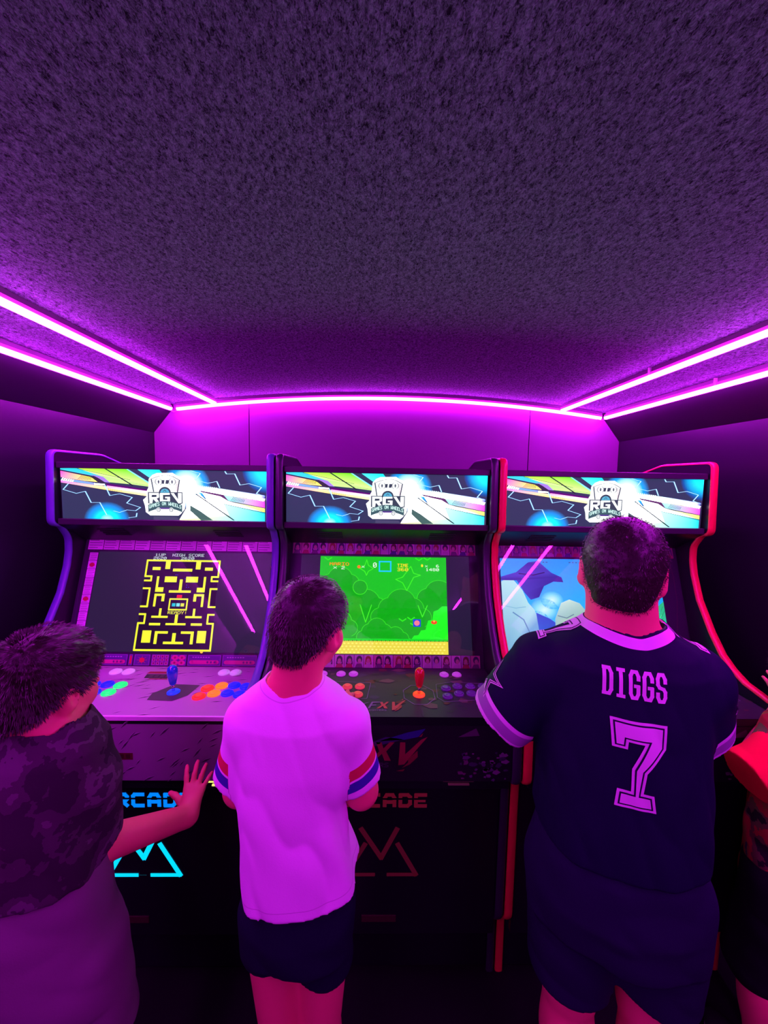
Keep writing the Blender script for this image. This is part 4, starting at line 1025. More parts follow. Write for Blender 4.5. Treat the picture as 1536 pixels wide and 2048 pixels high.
def skin_mat(name, base):
    return P(name, base, .5, .35, bump=(260, .12, .001))
def strands(P_, mesh_, n, ln, comb, wd, seed, jit=.35, up_=.55):
    """short hair ribbons rooted on a hair shell -> verts, faces"""
    rs = np.random.RandomState(seed); nv = len(mesh_.vertices)
    co = np.empty(nv * 3, 'f'); mesh_.vertices.foreach_get('co', co); co = co.reshape(-1, 3)
    no = np.empty(nv * 3, 'f'); mesh_.vertices.foreach_get('normal', no); no = no.reshape(-1, 3)
    pick = rs.randint(0, nv, n); p = co[pick]; nn = no[pick]
    d = np.array([comb(q) for q in p]) + rs.normal(0, jit, (n, 3)) + nn * up_; d /= np.linalg.norm(d, axis=1)[:, None]
    l = ln * rs.uniform(.6, 1.2, n)[:, None]; s = np.cross(d, nn) + 1e-6; s /= np.linalg.norm(s, axis=1)[:, None]
    p0 = p - nn * .003; p1 = p0 + d * l * .55; p2 = p1 + (d - nn * .5 * up_) * l * .5
    h = wd / 2
    V = np.stack([p0 - s * h, p0 + s * h, p1 - s * h, p1 + s * h, p2], 1).reshape(-1, 3)
    b = np.arange(n) * 5
    return V, [(a, a + 1, a + 3, a + 2) for a in b] + [(a + 2, a + 3, a + 4) for a in b]

def join_strands(me, V, Fs):
    """append ribbons to the hair shell so hair is one mesh"""
    m2 = bpy.data.meshes.new('m'); m2.from_pydata([tuple(v) for v in V], [], Fs); m2.update()
    bm = bmesh.new(); bm.from_mesh(me); bm.from_mesh(m2); bm.to_mesh(me); bm.free(); bpy.data.meshes.remove(m2)
    me.polygons.foreach_set('use_smooth', [True] * len(me.polygons)); me.update()

def hair(S, T, R, sc, hc, thick, line, ripple=.003, top=0., k=.01):
    """hair shell: the skull grown by `thick`, kept above the hairline; line(y, |x|) gives the lower limit in head units"""
    Ri = np.array(R).T; c = np.array(hc)
    def fn(x, y, z):
        X, Y, Z = ((Ri[i][0] * (x - c[0]) + Ri[i][1] * (y - c[1]) + Ri[i][2] * (z - c[2])) / sc for i in range(3))
        th = thick + top * np.clip((Z - .03) / .06, 0, 1)
        r = (.072 + th, .090 + th, .084 + th * .9)
        q = np.sqrt((X / r[0]) ** 2 + ((Y + .010) / r[1]) ** 2 + ((Z - .014) / r[2]) ** 2)
        d = (q - 1) * .075
        d2 = np.sqrt((X / (.050 + th)) ** 2 + ((Y + .046) / (.050 + th)) ** 2 + ((Z + .048) / .066) ** 2); d2 = (d2 - 1) * .05      # nape
        e = np.maximum(.03 - np.abs(d - d2), 0); d = np.minimum(d, d2) - e * e / .12
        d = d + ripple * vnoise(X * 55 + 9, Y * 26, Z * 70) + ripple * .6 * vnoise(X * 130, Y * 70, Z * 150)
        m_ = line(Y, np.abs(X)) - Z + .004 * vnoise(X * 90, Y * 90, Z * 20 + 3)
        return sc * np.maximum(d, m_)
    S.add(fn, c - .16, c + .16, .004)

SKIN = skin_mat('skin', (.74, .23, .15))
HAIR = P('dark_brown_hair', (.022, .014, .012), .42, .35)
EYEW = P('eye_white', (.8, .78, .76), .2, .5)
def zip_mat(name, stops, rough=.85, bump=(420, .3, .0009), attr='band', sheen=.0, noise=None, collar=None):
    """cloth whose colour is set by a garment coordinate (metres from a hem), hard edged: stops=[(from, colour)]"""
    mt = bpy.data.materials.new(name); mt.use_nodes = True; nt = mt.node_tree; b = nt.nodes['Principled BSDF']
    b.inputs['Roughness'].default_value = rough; b.inputs['Specular IOR Level'].default_value = .08; b.inputs['Sheen Weight'].default_value = sheen
    at_ = nt.nodes.new('ShaderNodeAttribute'); at_.attribute_name = attr
    mu = nt.nodes.new('ShaderNodeMath'); mu.operation = 'MULTIPLY'; mu.inputs[1].default_value = 5.0
    cr = nt.nodes.new('ShaderNodeValToRGB'); cr.color_ramp.interpolation = 'CONSTANT'
    el = cr.color_ramp.elements
    while len(el) > 1: el.remove(el[0])
    for i, (p, c) in enumerate(stops):
        e = el[0] if i == 0 else el.new(min(.999, p * 5)); e.position = min(.999, p * 5); e.color = (*c, 1)
    L_ = nt.links.new; L_(at_.outputs['Fac'], mu.inputs[0]); L_(mu.outputs[0], cr.inputs[0])
    tc = nt.nodes.new('ShaderNodeTexCoord')
    out = cr.outputs[0]
    if noise:                                   # printed pattern on the main cloth: (scale, [(pos, colour)...])
        n = nt.nodes.new('ShaderNodeTexNoise'); n.inputs['Scale'].default_value = noise[0]; n.inputs['Detail'].default_value = 4
        L_(tc.outputs['Object'], n.inputs['Vector']); c2 = nt.nodes.new('ShaderNodeValToRGB'); c2.color_ramp.interpolation = 'CONSTANT'
        e2 = c2.color_ramp.elements
        while len(e2) > 1: e2.remove(e2[0])
        for i, (p, c) in enumerate(noise[1]):
            e = e2[0] if i == 0 else e2.new(p); e.position = p; e.color = (*c, 1)
        L_(n.outputs[0], c2.inputs[0]); mx = nt.nodes.new('ShaderNodeMix'); mx.data_type = 'RGBA'
        gt = nt.nodes.new('ShaderNodeMath'); gt.operation = 'GREATER_THAN'; gt.inputs[1].default_value = noise[2]
        L_(at_.outputs['Fac'], gt.inputs[0]); L_(gt.outputs[0], mx.inputs[0]); L_(out, mx.inputs[6]); L_(c2.outputs[0], mx.inputs[7]); out = mx.outputs[2]
    if collar:                                  # contrasting rib at a distance from the neck opening
        for lo_, hi_, c, *an in collar:
            a2 = nt.nodes.new('ShaderNodeAttribute'); a2.attribute_name = an[0] if an else 'neck'
            g1 = nt.nodes.new('ShaderNodeMath'); g1.operation = 'GREATER_THAN'; g1.inputs[1].default_value = lo_
            g2 = nt.nodes.new('ShaderNodeMath'); g2.operation = 'LESS_THAN'; g2.inputs[1].default_value = hi_
            g3 = nt.nodes.new('ShaderNodeMath'); g3.operation = 'MULTIPLY'; mx = nt.nodes.new('ShaderNodeMix'); mx.data_type = 'RGBA'
            L_(a2.outputs['Fac'], g1.inputs[0]); L_(a2.outputs['Fac'], g2.inputs[0]); L_(g1.outputs[0], g3.inputs[0]); L_(g2.outputs[0], g3.inputs[1])
            L_(g3.outputs[0], mx.inputs[0]); L_(out, mx.inputs[6]); mx.inputs[7].default_value = (*c, 1); out = mx.outputs[2]
    L_(out, b.inputs['Base Color'])
    nb = nt.nodes.new('ShaderNodeTexNoise'); nb.inputs['Scale'].default_value = bump[0]; bp = nt.nodes.new('ShaderNodeBump'); bp.inputs['Strength'].default_value = bump[1]; bp.inputs['Distance'].default_value = bump[2]
    L_(tc.outputs['Object'], nb.inputs['Vector']); L_(nb.outputs[0], bp.inputs['Height']); L_(bp.outputs[0], b.inputs['Normal'])
    return mt

def set_attr(me, name, vals):
    a = me.attributes.new(name, 'FLOAT', 'POINT'); a.data.foreach_set('value', np.asarray(vals, 'f'))

def child(name, me, root, label=None):
    o = bpy.data.objects.new(name, me); COL.objects.link(o); o.parent = root
    if label: o['label'] = label
    return o

def along(P_, a, b):
    """metres from b back towards a, measured along the sleeve axis, and distance to the axis"""
    a, b = np.array(a), np.array(b); d = (a - b) / np.linalg.norm(a - b); q = P_ - b; t = q @ d
    return t, np.linalg.norm(q - t[:, None] * d, axis=1)

def person(cfg):
    J = cfg; h = .0036
    sc = J['head_scale']; R = rotm(*J['head_rot']); hc = np.array(J['head'])
    pts = [J['head'], *J['sh'], *J['el'], *J['wr'], *J['hip'], *J['knee'], *J['ankle']]
    lo = np.min(pts, 0) - .17; hi = np.max(pts, 0) + .17; lo[2] = -.005
    S = Sdf(lo, hi, h)
    T = head(S, hc, sc, R)
    nb = np.array(J['neck']); S.cap(T((0, -.022, -.055)), nb, J['neck_r'], J['neck_r'] * 1.08, .02)
    S.loft([q for q in J['torso'] if q[0] > J['hip'][0][2] - .03], .03, 2.2, -.024)
    up_r, el_r, wr_r = J['arm_r']
    for i in (0, 1):
        S.cap(nb + np.array([0, 0, -.02]), J['sh'][i], J['neck_r'] * .7, up_r * 1.05, .03)
        S.cap(J['sh'][i], J['el'][i], up_r, el_r, .02); S.cap(J['el'][i], J['wr'][i], el_r * 1.02, wr_r, .015)
        S.cap(J['hip'][i], J['knee'][i], J['leg_r'][0], J['leg_r'][1], .03); S.cap(J['knee'][i], J['ankle'][i], J['leg_r'][1], J['leg_r'][3], .02)
        kn, an = np.array(J['knee'][i]), np.array(J['ankle'][i]); cf = kn * .68 + an * .32; cf[1] -= .012; S.ell(cf, (J['leg_r'][2], J['leg_r'][2] * 1.05, .075), .03)
        S.cap(an, an + np.array([0, .09, -an[2] + .025]), .028, .022, .02)
        hd = J['hand'][i]; hand(S, J['wr'][i], hd[0], hd[1], hd[2], J['hand_scale'], **(hd[3] if len(hd) > 3 else {}))
    me, _ = S.net(SKIN if not J.get('skin') else J['skin'], 1)
    root = bpy.data.objects.new('person', me); COL.objects.link(root)
    root.location = (*J['at'], 0); root.rotation_euler = (0, 0, math.radians(J['yaw']))
    root['label'] = J['label']; root['category'] = 'person'
    # hair
    S = Sdf(hc - .15, hc + .15, .0026)
    hr = J['hair']; hair(S, T, R, sc, hc, hr['thick'], hr['line'], hr.get('ripple', .003), hr.get('top', 0.))
    hm, HP = S.net(J.get('hair_mat', HAIR), 1)
    Ri = R.T
    def comb(q):
        l = Ri @ (q - hc); cr = np.array((0, -.055, .075)); d = l - cr * sc; d[2] -= .05 * np.linalg.norm(d[:2]) * 3
        return R @ (d / (np.linalg.norm(d) + 1e-6))
    V, Fs = strands(HP, hm, hr.get('n', 9000), hr['len'], comb, .0009, 5, hr.get('jit', .35), hr.get('up', .5))
    join_strands(hm, V, Fs)
    child('hair', hm, root)
    for s in (-1, 1):
        e = lathe_mesh([(.0115 * math.sin(math.pi * k / 10 + 1e-3), -.0115 * math.cos(math.pi * k / 10)) for k in range(11)], EYEW, 14)
        ir = P('brown_iris', (.06, .025, .012), .15, .6); e.materials.append(ir)
        o = child('eye', e, root); o.location = tuple(T((s * .028, .0745, -.008)))
        for p in e.polygons:
            if (Vector(p.center) - Vector((0, 0, 0))).normalized().z > .86: p.material_index = 1
        o.rotation_euler = (Matrix(R.tolist()) @ Matrix.Rotation(math.radians(-90), 3, 'X')).to_euler(); o.scale = (sc, sc, sc)
    # top
    tp = J['top']; hem = tp['hem']
    tl = np.min([r[1] - r[3] for r in J['torso']]), np.max([r[1] + r[3] for r in J['torso']])
    ends = tp['sleeve_end']
    lo = np.array([min(tl[0], min(e[0] for e in ends)) - .11, -.30, hem - .06]); hi = np.array([max(tl[1], max(e[0] for e in ends)) + .11, .30, nb[2] + .09])
    S = Sdf(lo, hi, .0038)
    S.loft(J['torso'], .02, 2.25, tp.get('grow', 0.))
    for i in (0, 1):
        S.cap(nb + np.array([0, -.005, -.035]), J['sh'][i], J['neck_r'] * .8, tp['sleeve_r'][0] * .92, .03)
        s_, e = np.array(J['sh'][i]), np.array(ends[i]); d = e - s_
        L2 = Sdf(lo, hi, .0038); L2.cap(s_, e + d * .25, tp['sleeve_r'][0], tp['sleeve_r'][1] + (tp['sleeve_r'][1] - tp['sleeve_r'][0]) * .25, .02)
        c_ = np.array(tp['cut'][i], float); c_ /= np.linalg.norm(c_)
        L2.clip(lambda x, y, z: (x - e[0]) * c_[0] + (y - e[1]) * c_[1] + (z - e[2]) * c_[2])
        k_ = tp.get('pit', .018); q_ = np.maximum(k_ - np.abs(S.v - L2.v), 0); S.v = np.minimum(S.v, L2.v) - q_ * q_ / (4 * k_)
        del L2
    # folds
    fa = tp['fold']; zs = J['sh'][0][2]
    X, Y, Z = S.ax[0][:, None, None], S.ax[1][None, :, None], S.ax[2][None, None, :]
    low = np.clip((zs - .02 - Z) / .25, .15, 1.)
    f1 = vnoise(X * 15 + Z * 3 + 3, Y * 15 + 1, Z * 3.5 + X * 2); f2 = 1 - 2 * np.abs(vnoise(X * 19 + Z * 8, Y * 14 + 7, Z * 6 - X * 6 + 2))
    S.v += (fa * low * f1 + fa * .6 * np.clip(low + .3, 0, 1) * f2).astype('f')
    hf = tp.get('hem_fn', lambda x, y: hem + 0 * x)
    S.clip(lambda x, y, z: hf(x, y) - z)
    nk = tp['neck']; nc, nd, nr = np.array(nk[0]), np.array(nk[1], float), nk[2]; nd /= np.linalg.norm(nd)
    S.cap(nc, nc + nd * .2, nr, nr + .06, .004, 'c')
    tm, TP = S.net(tp['mat'], 1)
    band = np.full(len(TP), .19)
    for i in (0, 1):
        t, r = along(TP, J['sh'][i], ends[i])
        if 'cut' in tp:
            d = -np.array(tp['cut'][i], float); d /= np.linalg.norm(d); t = (TP - np.array(ends[i])) @ d
        out = np.abs(TP[:, 0] - J['torso'][0][1]) > np.interp(TP[:, 2], *zip(*[(q[0], q[3] * tp.get('body_w', 1.04)) for q in sorted(J['torso'])]))
        ok = (r < tp['sleeve_r'][1] * 1.7) & (np.sign(TP[:, 0] - nb[0]) == (-1, 1)[i]) & (t < .15) & (t > -.012) & out
        band[ok] = np.minimum(band[ok], np.maximum(t[ok], 0))
    set_attr(tm, 'band', band)
    rel = TP - nc; tt = np.clip(rel @ nd, 0, .2); dn = np.linalg.norm(rel - tt[:, None] * nd, axis=1) - (nr + tt * .3)
    set_attr(tm, 'neck', np.maximum(dn, 0)); set_attr(tm, 'hem', TP[:, 2] - hf(TP[:, 0], TP[:, 1]))
    top = child(tp['name'], tm, root, tp.get('label'))
    # shorts
    sh = J['shorts']
    hz = min(sh['hem']); lo = np.array([tl[0] - .08, -.24, hz - .03]); hi = np.array([tl[1] + .08, .24, sh['waist'] + .03])
    S = Sdf(lo, hi, .0042)
    S.loft(sh['rows'], .03, 2.2)
    for i in (0, 1):
        a, b = np.array(J['hip'][i]), np.array(J['knee'][i]); d = (b - a)
        S.cap(a + np.array([0, 0, -.0]), a + d * 1.05, sh['r'][0], sh['r'][1], .02)
    X, Y, Z = S.ax[0][:, None, None], S.ax[1][None, :, None], S.ax[2][None, None, :]
    S.v += (.006 * vnoise(X * 14 + Z * 3, Y * 13 + 4, Z * 5 + 8) + .003 * (1 - 2 * np.abs(vnoise(X * 8 + Z * 10, Y * 12, Z * 12 + 2)))).astype('f')
    mx = (J['hip'][0][0] + J['hip'][1][0]) / 2
    S.clip(lambda x, y, z: np.where(x < mx, sh['hem'][0], sh['hem'][1]) - z)
    # parting between the legs
    S.add(lambda x, y, z: np.maximum(np.abs(x - mx) - .006, z - (J['hip'][0][2] - sh.get('crotch', .13))) + 0 * y, (mx - .02, -.3, hz - .1), (mx + .02, .3, J['hip'][0][2]), .01, 'c')
    sm, SP_ = S.net(sh['mat'], 1); set_attr(sm, 'band', np.full(len(SP_), .19))
    child('shorts', sm, root, sh.get('label'))
    # shoes
    for i in (0, 1):
        an = np.array(J['ankle'][i]); L_ = J['shoe_len']; S = Sdf(an * [1, 1, 0] + [-.07, -.1, -.004], an * [1, 1, 0] + [.07, L_ + .02, .14], .004)
        b = an * [1, 1, 0]
        S.cap(b + [0, -.025, .045], b + [0, L_ * .62 - .02, .034], .036, .034, .02); S.ell(b + [0, L_ * .45, .032], (.041, .075, .034), .02); S.cap(b + [0, -.022, .05], b + [0, -.012, .085], .034, .036, .02)
        S.clip(lambda x, y, z: .002 - z + 0 * x); S.cap(b + [0, -.012, .08], b + [0, -.012, .15], .029, .03, .004, 'c')
        m1, _ = S.net(J['shoe_mat'], 1); so = child('shoe', m1, root)
        ol = []
        for k in range(28):
            t = 2 * math.pi * k / 28; y = math.sin(t); ol.append((b[0] + (.038 + .005 * y) * math.cos(t), b[1] + L_ * .30 + y * L_ * .53))
        vs = [(x, y, .001) for x, y in ol] + [(x, y, .017) for x, y in ol]; n = 28
        child('sole', mesh(vs, [tuple(range(n))[::-1], tuple(range(n, 2 * n))] + [(k, (k + 1) % n, n + (k + 1) % n, n + k) for k in range(n)], P('shoe_sole', (.5, .5, .5), .7)), so)
    return root, top

def decal(name, art, target, O, ex, ey, mat, parent, lift=.0014, step=.006, label=None):
    """flat cut lettering laid on a garment: polygons are diced and pressed onto the cloth along the local print direction"""
    O, ex, ey = Vector(O), Vector(ex), Vector(ey); dr = -ex.cross(ey).normalized()
    me = target.data; tree = BVHTree.FromPolygons([v.co.copy() for v in me.vertices], [tuple(p.vertices) for p in me.polygons])
    vs, fs, cs = [], [], []
    for pts, cols, lay in art.p:
        v3 = [Vector((a, b, 0)) for a, b in pts]
        bm = bmesh.new(); bv = [bm.verts.new(v) for v in v3]
        for t in tessellate_polygon([v3]):
            try: bm.faces.new([bv[i] for i in t])
            except ValueError: pass
        for _ in range(5):
            lg = [e for e in bm.edges if e.calc_length() > step / ex.length]
            if not lg: break
            bmesh.ops.subdivide_edges(bm, edges=lg, cuts=1); bmesh.ops.triangulate(bm, faces=bm.faces[:])
        base = len(vs); ok = True; bm.verts.index_update()
        new = []
        for v in bm.verts:
            w_ = O + ex * v.co.x + ey * v.co.y; hit = tree.ray_cast(w_ - dr * .25, dr)
            if hit[0] is None: new.append(None); continue
            new.append(hit[0] - dr * (lift + .0006 * lay))
        for f in bm.faces:
            ii = [v.index for v in f.verts]
            if any(new[i] is None for i in ii): continue
            if (max(new[i].dot(dr) for i in ii) - min(new[i].dot(dr) for i in ii)) > .05: continue
            q = [new[i] for i in ii]
            if (q[1] - q[0]).cross(q[2] - q[0]).dot(dr) > 0: ii = ii[::-1]
            fs.append(tuple(base + i for i in ii)); cs.extend([cols[0]] * len(ii))
        vs += [v if v is not None else Vector((0, 0, 1)) for v in new]; bm.free()
    used = sorted({i for f in fs for i in f}); mp = {u: k for k, u in enumerate(used)}
    m_ = mesh([vs[u] for u in used], [tuple(mp[i] for i in f) for f in fs], mat)
    at_ = m_.color_attributes.new('col', 'FLOAT_COLOR', 'CORNER'); at_.data.foreach_set('color', np.array([(*c, 1) for c in cs], 'f').ravel())
    return child(name, m_, parent, label)

def hairline(*kn):
    ys, zs = zip(*kn)
    return lambda Y, X: np.interp(Y.ravel(), ys, zs).reshape(Y.shape)
NAVY, LILAC = (.0075, .005, .030), (.74, .70, .74)
SHOE_DARK = P('dark_sneaker', (.02, .02, .024), .7, .3)
SHOE_PINK = P('pale_sneaker', (.5, .45, .48), .6, .3)
W_TEE = zip_mat('white_jersey_cotton', [(0, (.80, .76, .80)), (.020, (.04, .02, .30)), (.041, (.80, .76, .80)), (.0455, (.55, .03, .06)), (.068, (.80, .76, .80))], collar=[(.012, .0135, (.60, .54, .60)), (.0205, .0222, (.60, .54, .60), 'hem')])
J_TEE = zip_mat('navy_mesh_jersey', [(0, LILAC), (.010, (.30, .30, .36)), (.034, LILAC), (.044, NAVY)], rough=.6, bump=(700, .35, .001), collar=[(0, .006, (.006, .006, .03)), (.006, .021, LILAC)])
C_TEE = zip_mat('dark_camouflage_cotton', [(0, (.05, .035, .05))], noise=(16, [(0, (.030, .022, .03)), (.47, (.055, .04, .052)), (.56, (.095, .075, .09)), (.63, (.045, .033, .045))], .01))
E_TEE = zip_mat('red_sleeved_print_shirt', [(0, (.9, .006, .045))], noise=(14, [(0, (.02, .04, .02)), (.42, (.12, .14, .04)), (.5, (.35, .02, .03)), (.58, (.25, .20, .03)), (.64, (.03, .10, .05))], .17))
NAVY_SHORTS = zip_mat('navy_shorts_cloth', [(0, (.006, .006, .022))])
NAVY_SHORTS2 = zip_mat('navy_jersey_shorts', [(0, (.011, .007, .036))])
GREY_SHORTS = zip_mat('greyish_pink_shorts_cloth', [(0, (.17, .13, .15))])
DARK_SHORTS = zip_mat('black_shorts_cloth', [(0, (.008, .012, .012))])

# ---- boy in the white T-shirt at the middle machine
boy, tee = person(dict(
    label='boy in a white T-shirt with red and blue bands round the sleeves', at=(-.197, .74), yaw=0, head=(.034, .012, 1.333), head_scale=.835, head_rot=(-30, -9, 3), neck=(.0, -.008, 1.19), neck_r=.047,
    torso=[(1.238, 0, -.006, .050, .046), (1.214, 0, -.004, .068, .056), (1.186, .002, 0, .102, .070), (1.15, .004, 0, .116, .082), (1.06, .004, 0, .112, .090), (.97, .0, 0, .108, .092), (.87, .010, 0, .115, .096), (.79, .020, 0, .124, .100), (.72, .014, 0, .116, .096), (.64, .01, 0, .100, .088)],
    sh=[(-.090, 0, 1.128), (.106, 0, 1.124)], el=[(-.122, .04, .952), (.138, .04, .948)], wr=[(-.092, .245, .992), (.085, .250, 1.0)], arm_r=(.040, .034, .0235),
    hand=[((.12, .95, -.02), (0, 0, -1), -1, dict(curl=(25, 40, 30), thumb=30)), ((-.10, .95, .12), (.1, .1, -1), 1, dict(curl=(2, 16, 12), spread=12, fold=(-4, 2, 14, 22)))], hand_scale=.84,
    hip=[(-.05, 0, .72), (.068, 0, .72)], knee=[(-.034, .012, .40), (.058, .012, .40)], ankle=[(-.036, -.012, .075), (.066, -.005, .075)], leg_r=(.057, .040, .037, .027),
    hair=dict(thick=.008, top=.005, ripple=.0016, len=.006, n=9000, jit=.14, up=.22, line=hairline((-.11, -.082), (-.07, -.072), (-.045, -.045), (-.02, -.008), (-.008, .006), (.02, .0), (.04, .012), (.075, .045), (.1, .055))),
    top=dict(name='t_shirt', mat=W_TEE, hem=.77, hem_fn=lambda x, y: .792 + .06 * x - .05 * y, sleeve_end=[(-.116, .012, 1.0), (.134, .018, .990)], sleeve_r=(.046, .049), cut=[(-.28, .12, -.95), (.42, .12, -.9)], fold=.0095, neck=((0, -.004, 1.236), (0, .3, 1), .052)),
    shorts=dict(mat=NAVY_SHORTS, waist=.80, hem=(.632, .598), r=(.066, .064), rows=[(.82, .016, 0, .096, .078), (.78, .016, 0, .108, .088), (.72, .012, 0, .108, .092), (.66, .010, 0, .100, .088)]), shoe_len=.21, shoe_mat=SHOE_PINK))

# ---- big boy in the navy jersey at the red-edged machine
teen, jersey = person(dict(
    label='big boy in a navy football jersey with a large 7 on the back', at=(.506, .779), yaw=-15, head=(-.018, .012, 1.448), head_scale=1.0, head_rot=(-14, -6, 2), neck=(-.016, -.012, 1.27), neck_r=.064,
    torso=[(1.345, -.016, -.014, .068, .062), (1.318, -.016, -.01, .094, .078), (1.288, -.016, -.006, .142, .096), (1.255, -.016, -.004, .165, .110), (1.17, -.012, 0, .160, .126), (1.06, -.010, 0, .160, .136), (.95, -.006, 0, .165, .142), (.83, -.004, 0, .172, .144), (.73, -.002, 0, .176, .142), (.62, -.002, 0, .168, .132)],
    sh=[(-.165, 0, 1.208), (.120, .005, 1.214)], el=[(-.246, .085, 1.05), (.160, .10, 1.02)], wr=[(-.135, .235, 1.025), (.055, .272, 1.018)], arm_r=(.056, .046, .030),
    hand=[((.18, .95, -.05), (0, 0, -1), -1, dict(curl=(28, 45, 35), thumb=25)), ((-.25, .95, -.02), (0, 0, -1), 1, dict(curl=(12, 24, 16)))], hand_scale=.98,
    hip=[(-.080, 0, .76), (.088, 0, .76)], knee=[(-.070, .012, .445), (.094, .012, .445)], ankle=[(-.076, -.012, .08), (.10, -.008, .08)], leg_r=(.082, .058, .056, .038),
    hair=dict(thick=.0045, top=.002, len=.005, n=12000, jit=.4, up=.8, ripple=.0015, line=hairline((-.11, -.084), (-.06, -.078), (-.04, -.055), (-.022, -.03), (-.008, .008), (.02, .0), (.04, .012), (.075, .045), (.1, .055))),
    top=dict(name='football_jersey', mat=J_TEE, hem=.86, hem_fn=lambda x, y: .865 + 0 * x, sleeve_end=[(-.250, .018, 1.062), (.146, .045, 1.088)], sleeve_r=(.074, .076), cut=[(-.62, .12, -.78), (.42, .25, -.87)], fold=.006, neck=((-.016, -.01, 1.345), (0, .34, 1), .070)),
    shorts=dict(mat=NAVY_SHORTS2, waist=.90, hem=(.495, .535), r=(.104, .094), rows=[(.90, -.005, 0, .142, .116), (.84, -.004, 0, .164, .134), (.74, -.002, 0, .174, .140), (.66, -.002, 0, .166, .130)], crotch=.25), shoe_len=.26, shoe_mat=SHOE_DARK))

def inset(pts, d):
    out = []; n = len(pts)
    for i in range(n):
        a, b, c = (Vector(pts[k % n]) for k in (i - 1, i, i + 1)); u, v = (b - a).normalized(), (c - b).normalized()
        n0, n1 = Vector((u.y, -u.x)), Vector((v.y, -v.x)); m_ = n0 + n1; m_ = m_ / max(.4, m_.length_squared / 2)
        out.append(tuple(b + m_ * d))
    return out
SEVEN = [(0, 1), (1, 1), (1, .73), (.68, .44), (.64, .20), (.82, .20), (.88, 0), (.14, 0), (.18, .20), (.42, .20), (.42, .46), (.62, .76), (.34, .76), (.33, .67), (.06, .67)]
def seven(wd, ht, x=0., y=0.):
    a = Art(); p = [(x + (u - .5) * wd, y + (v - .5) * ht) for u, v in SEVEN]; k = wd * .05
    a.poly(p, LILAC, 0); a.poly(inset(p, k), NAVY, 1); a.poly(inset(p, k * 1.6), LILAC, 2)
    return a
PRINT_CLOTH = print_mat('jersey_print', 0, .6, .25)
C15 = Vector((1, 0, 0))
decal('back_number', seven(.094, .165), jersey, (-.018, -.13, 1.100), (1, 0, -.02), (.0, 0, 1), PRINT_CLOTH, jersey, label='large lilac number 7 with a navy inner line')
nm = Art(); hh, ww, th = .052, .0192, .0062
GL = {'D': [[(.12, 0), (.12, 1)], [(0, 1), (.75, 1), (1, .82), (1, .18), (.75, 0), (0, 0)]], 'I': [[(.5, 0), (.5, 1)], [(.12, 1), (.88, 1)], [(.12, 0), (.88, 0)]], 'G': [[(1, .72), (1, .84), (.78, 1), (.25, 1), (.03, .84), (.03, .16), (.25, 0), (.78, 0), (1, .16), (1, .46), (.6, .46)]],
      'S': [[(1, .72), (1, .84), (.78, 1), (.25, 1), (.03, .84), (.03, .64), (.25, .53), (.78, .47), (1, .36), (1, .16), (.78, 0), (.25, 0), (.03, .16), (.03, .3)]]}
for k, ch in enumerate('DIGGS'):
    x = -.0535 + k * .0222
    for pts in GL[ch]: nm.line([(x + th / 2 + u * (ww - th), -hh / 2 + th / 2 + v * (hh - th)) for u, v in pts], th, LILAC, 0)
decal('name_lettering', nm, jersey, (-.026, -.13, 1.247), (1, 0, -.01), (.0, 0, 1), PRINT_CLOTH, jersey, label='lilac block lettering across the shoulders')
for s in (-1, 1):
    decal('shoulder_number', seven(.062, .085), jersey, (s * .118 - .022, .0, 1.27), (0, s, 0), (-s, 0, 0), PRINT_CLOTH, jersey)
star = [(.5 * math.cos(math.pi / 2 + k * math.pi / 5) * (1 if k % 2 == 0 else .40), .5 * math.sin(math.pi / 2 + k * math.pi / 5) * (1 if k % 2 == 0 else .40)) for k in range(10)]
for s in (-1, 1):
    a = Art(); p = [(u * .105, v * .105) for u, v in star][::-1]
    a.poly(p, LILAC, 0); a.poly(inset(p, .0026), NAVY, 1); a.poly(inset(p, .0046), LILAC, 2); a.poly(inset(p, .0072), NAVY, 3)
    ar = (Vector((-.250, .018, 1.062)) - Vector((-.165, 0, 1.208)), Vector((.146, .045, 1.088)) - Vector((.120, .005, 1.214)))[0 if s < 0 else 1].normalized()
    c = (Vector((-.250, .018, 1.062)), Vector((.146, .045, 1.088)))[0 if s < 0 else 1] - ar * .078
    ey = -ar; ex = Vector((0, s, 0)); ex = (ex - ey * ex.dot(ey)).normalized()
    decal('sleeve_star', a, jersey, c, ex, ey, PRINT_CLOTH, jersey)

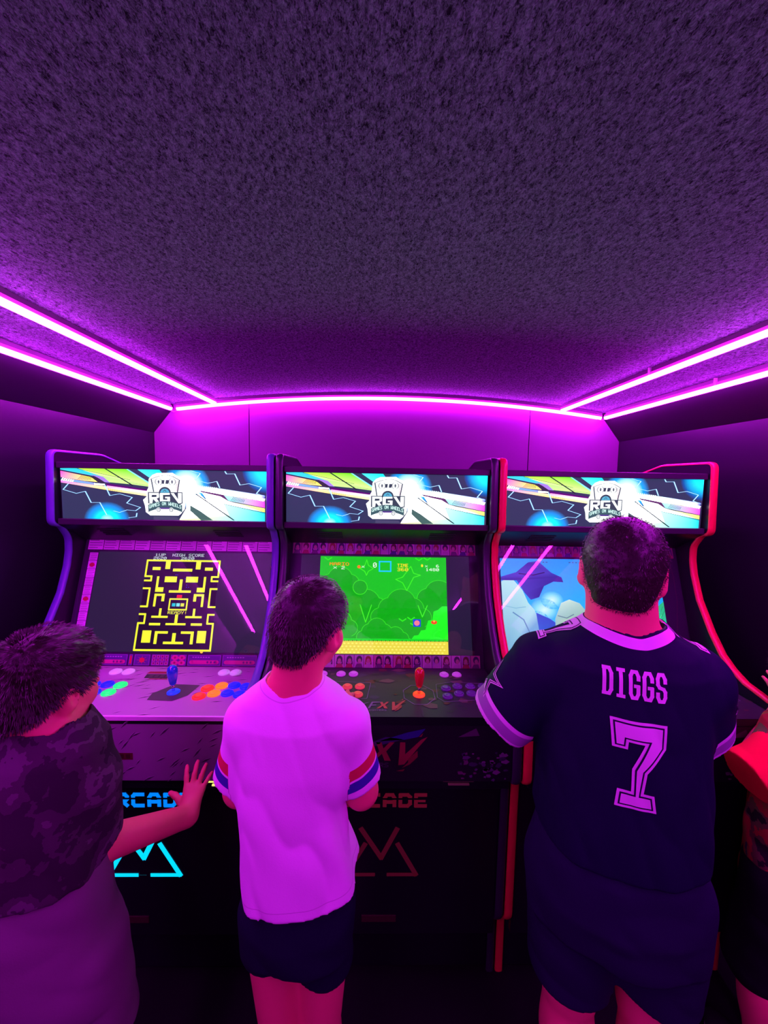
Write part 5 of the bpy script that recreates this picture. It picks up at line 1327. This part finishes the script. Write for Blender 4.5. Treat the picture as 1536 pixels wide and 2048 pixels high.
# ---- boy in the camouflage T-shirt, arm held out
boy2, tee2 = person(dict(
    label='boy in a dark camouflage T-shirt and greyish shorts with one hand raised', at=(-.66, .68), yaw=15, head=(.022, .014, 1.236), head_scale=.845, head_rot=(-34, -6, 4), neck=(.036, -.006, 1.125), neck_r=.048,
    torso=[(1.186, .036, -.01, .052, .05), (1.158, .032, -.008, .070, .058), (1.12, .022, -.004, .098, .076), (1.085, .010, 0, .110, .086), (1.0, .0, 0, .108, .094), (.9, -.002, 0, .110, .098), (.80, .0, 0, .116, .102), (.72, .0, 0, .114, .1), (.60, .0, 0, .106, .092)],
    sh=[(-.092, 0, 1.05), (.086, 0, 1.036)], el=[(-.132, .03, .875), (.074, .028, .868)], wr=[(-.085, .2, .93), (.222, .138, .800)], arm_r=(.040, .035, .024),
    hand=[((.1, .95, .05), (0, 0, -1), -1, dict(curl=(20, 30, 25))), ((.16, .78, .62), (.1, .6, -.80), 1, dict(curl=(-4, 10, 10), spread=13, thumb=40))], hand_scale=.86,
    hip=[(-.052, 0, .68), (.058, 0, .68)], knee=[(-.045, .012, .385), (.074, .012, .385)], ankle=[(-.05, -.012, .072), (.08, -.006, .072)], leg_r=(.062, .045, .044, .030),
    hair=dict(thick=.009, top=.011, len=.009, n=12000, jit=.10, up=.0, ripple=.004, line=hairline((-.11, -.066), (-.07, -.060), (-.045, -.042), (-.02, -.012), (-.008, .004), (.02, -.02), (.04, -.01), (.075, .03), (.11, .04))),
    top=dict(name='t_shirt', mat=C_TEE, hem=.86, hem_fn=lambda x, y: .882 - .10 * x - .03 * y, sleeve_end=[(-.126, .02, .905), (.078, .022, .890)], sleeve_r=(.047, .050), cut=[(-.2, .1, -.97), (.1, .2, -.97)], fold=.0075, neck=((.036, -.008, 1.182), (0, .3, 1), .053)),
    shorts=dict(mat=GREY_SHORTS, waist=.90, hem=(.50, .49), r=(.080, .078), rows=[(.90, .0, 0, .104, .093), (.80, .0, 0, .111, .098), (.72, .002, 0, .117, .101), (.62, .004, 0, .114, .098)], crotch=.17), shoe_len=.20, shoe_mat=SHOE_DARK))

# ---- child at the right wall, only an arm and a side in view
kid, tee3 = person(dict(
    label='child in a bright red sleeved patterned shirt standing by the right wall', at=(1.06, .87), yaw=0, head=(.0, .012, 1.15), head_scale=.88, head_rot=(10, -6, 0), neck=(.0, -.006, 1.035), neck_r=.046,
    torso=[(1.093, 0, -.01, .05, .048), (1.065, 0, -.006, .08, .062), (1.035, 0, 0, .112, .08), (1.0, 0, 0, .122, .088), (.95, 0, 0, .120, .092), (.85, 0, 0, .124, .095), (.75, 0, 0, .130, .098), (.64, 0, 0, .132, .1), (.54, 0, 0, .122, .095)],
    sh=[(-.104, 0, .958), (.104, 0, .958)], el=[(-.090, .07, .885), (.125, .02, .80)], wr=[(.070, .150, .985), (.10, .12, .80)], arm_r=(.040, .034, .0235),
    hand=[((.12, .30, .95), (.1, .9, -.3), -1, dict(curl=(10, 20, 15), spread=10)), ((0, .3, -.9), (-1, 0, 0), 1)], hand_scale=.84,
    hip=[(-.058, 0, .63), (.058, 0, .63)], knee=[(-.045, .04, .36), (.06, .012, .36)], ankle=[(-.06, -.01, .07), (.07, -.006, .07)], leg_r=(.072, .047, .044, .029),
    hair=dict(thick=.010, top=.006, len=.018, n=6000, line=hairline((-.11, -.082), (-.06, -.074), (-.03, -.045), (-.008, .004), (.02, .0), (.04, .012), (.075, .045), (.1, .055))),
    top=dict(name='t_shirt', mat=E_TEE, hem=.56, sleeve_end=[(-.172, .0, .905), (.122, .01, .84)], sleeve_r=(.050, .062), cut=[(-.9, 0, -.42), (.1, 0, -1)], fold=.009, neck=((0, -.008, 1.091), (0, .3, 1), .052)),
    shorts=dict(mat=DARK_SHORTS, waist=.70, hem=(.27, .27), r=(.078, .076), rows=[(.70, 0, 0, .122, .095), (.62, 0, 0, .12, .095), (.56, 0, 0, .112, .09)]), shoe_len=.19, shoe_mat=SHOE_DARK))
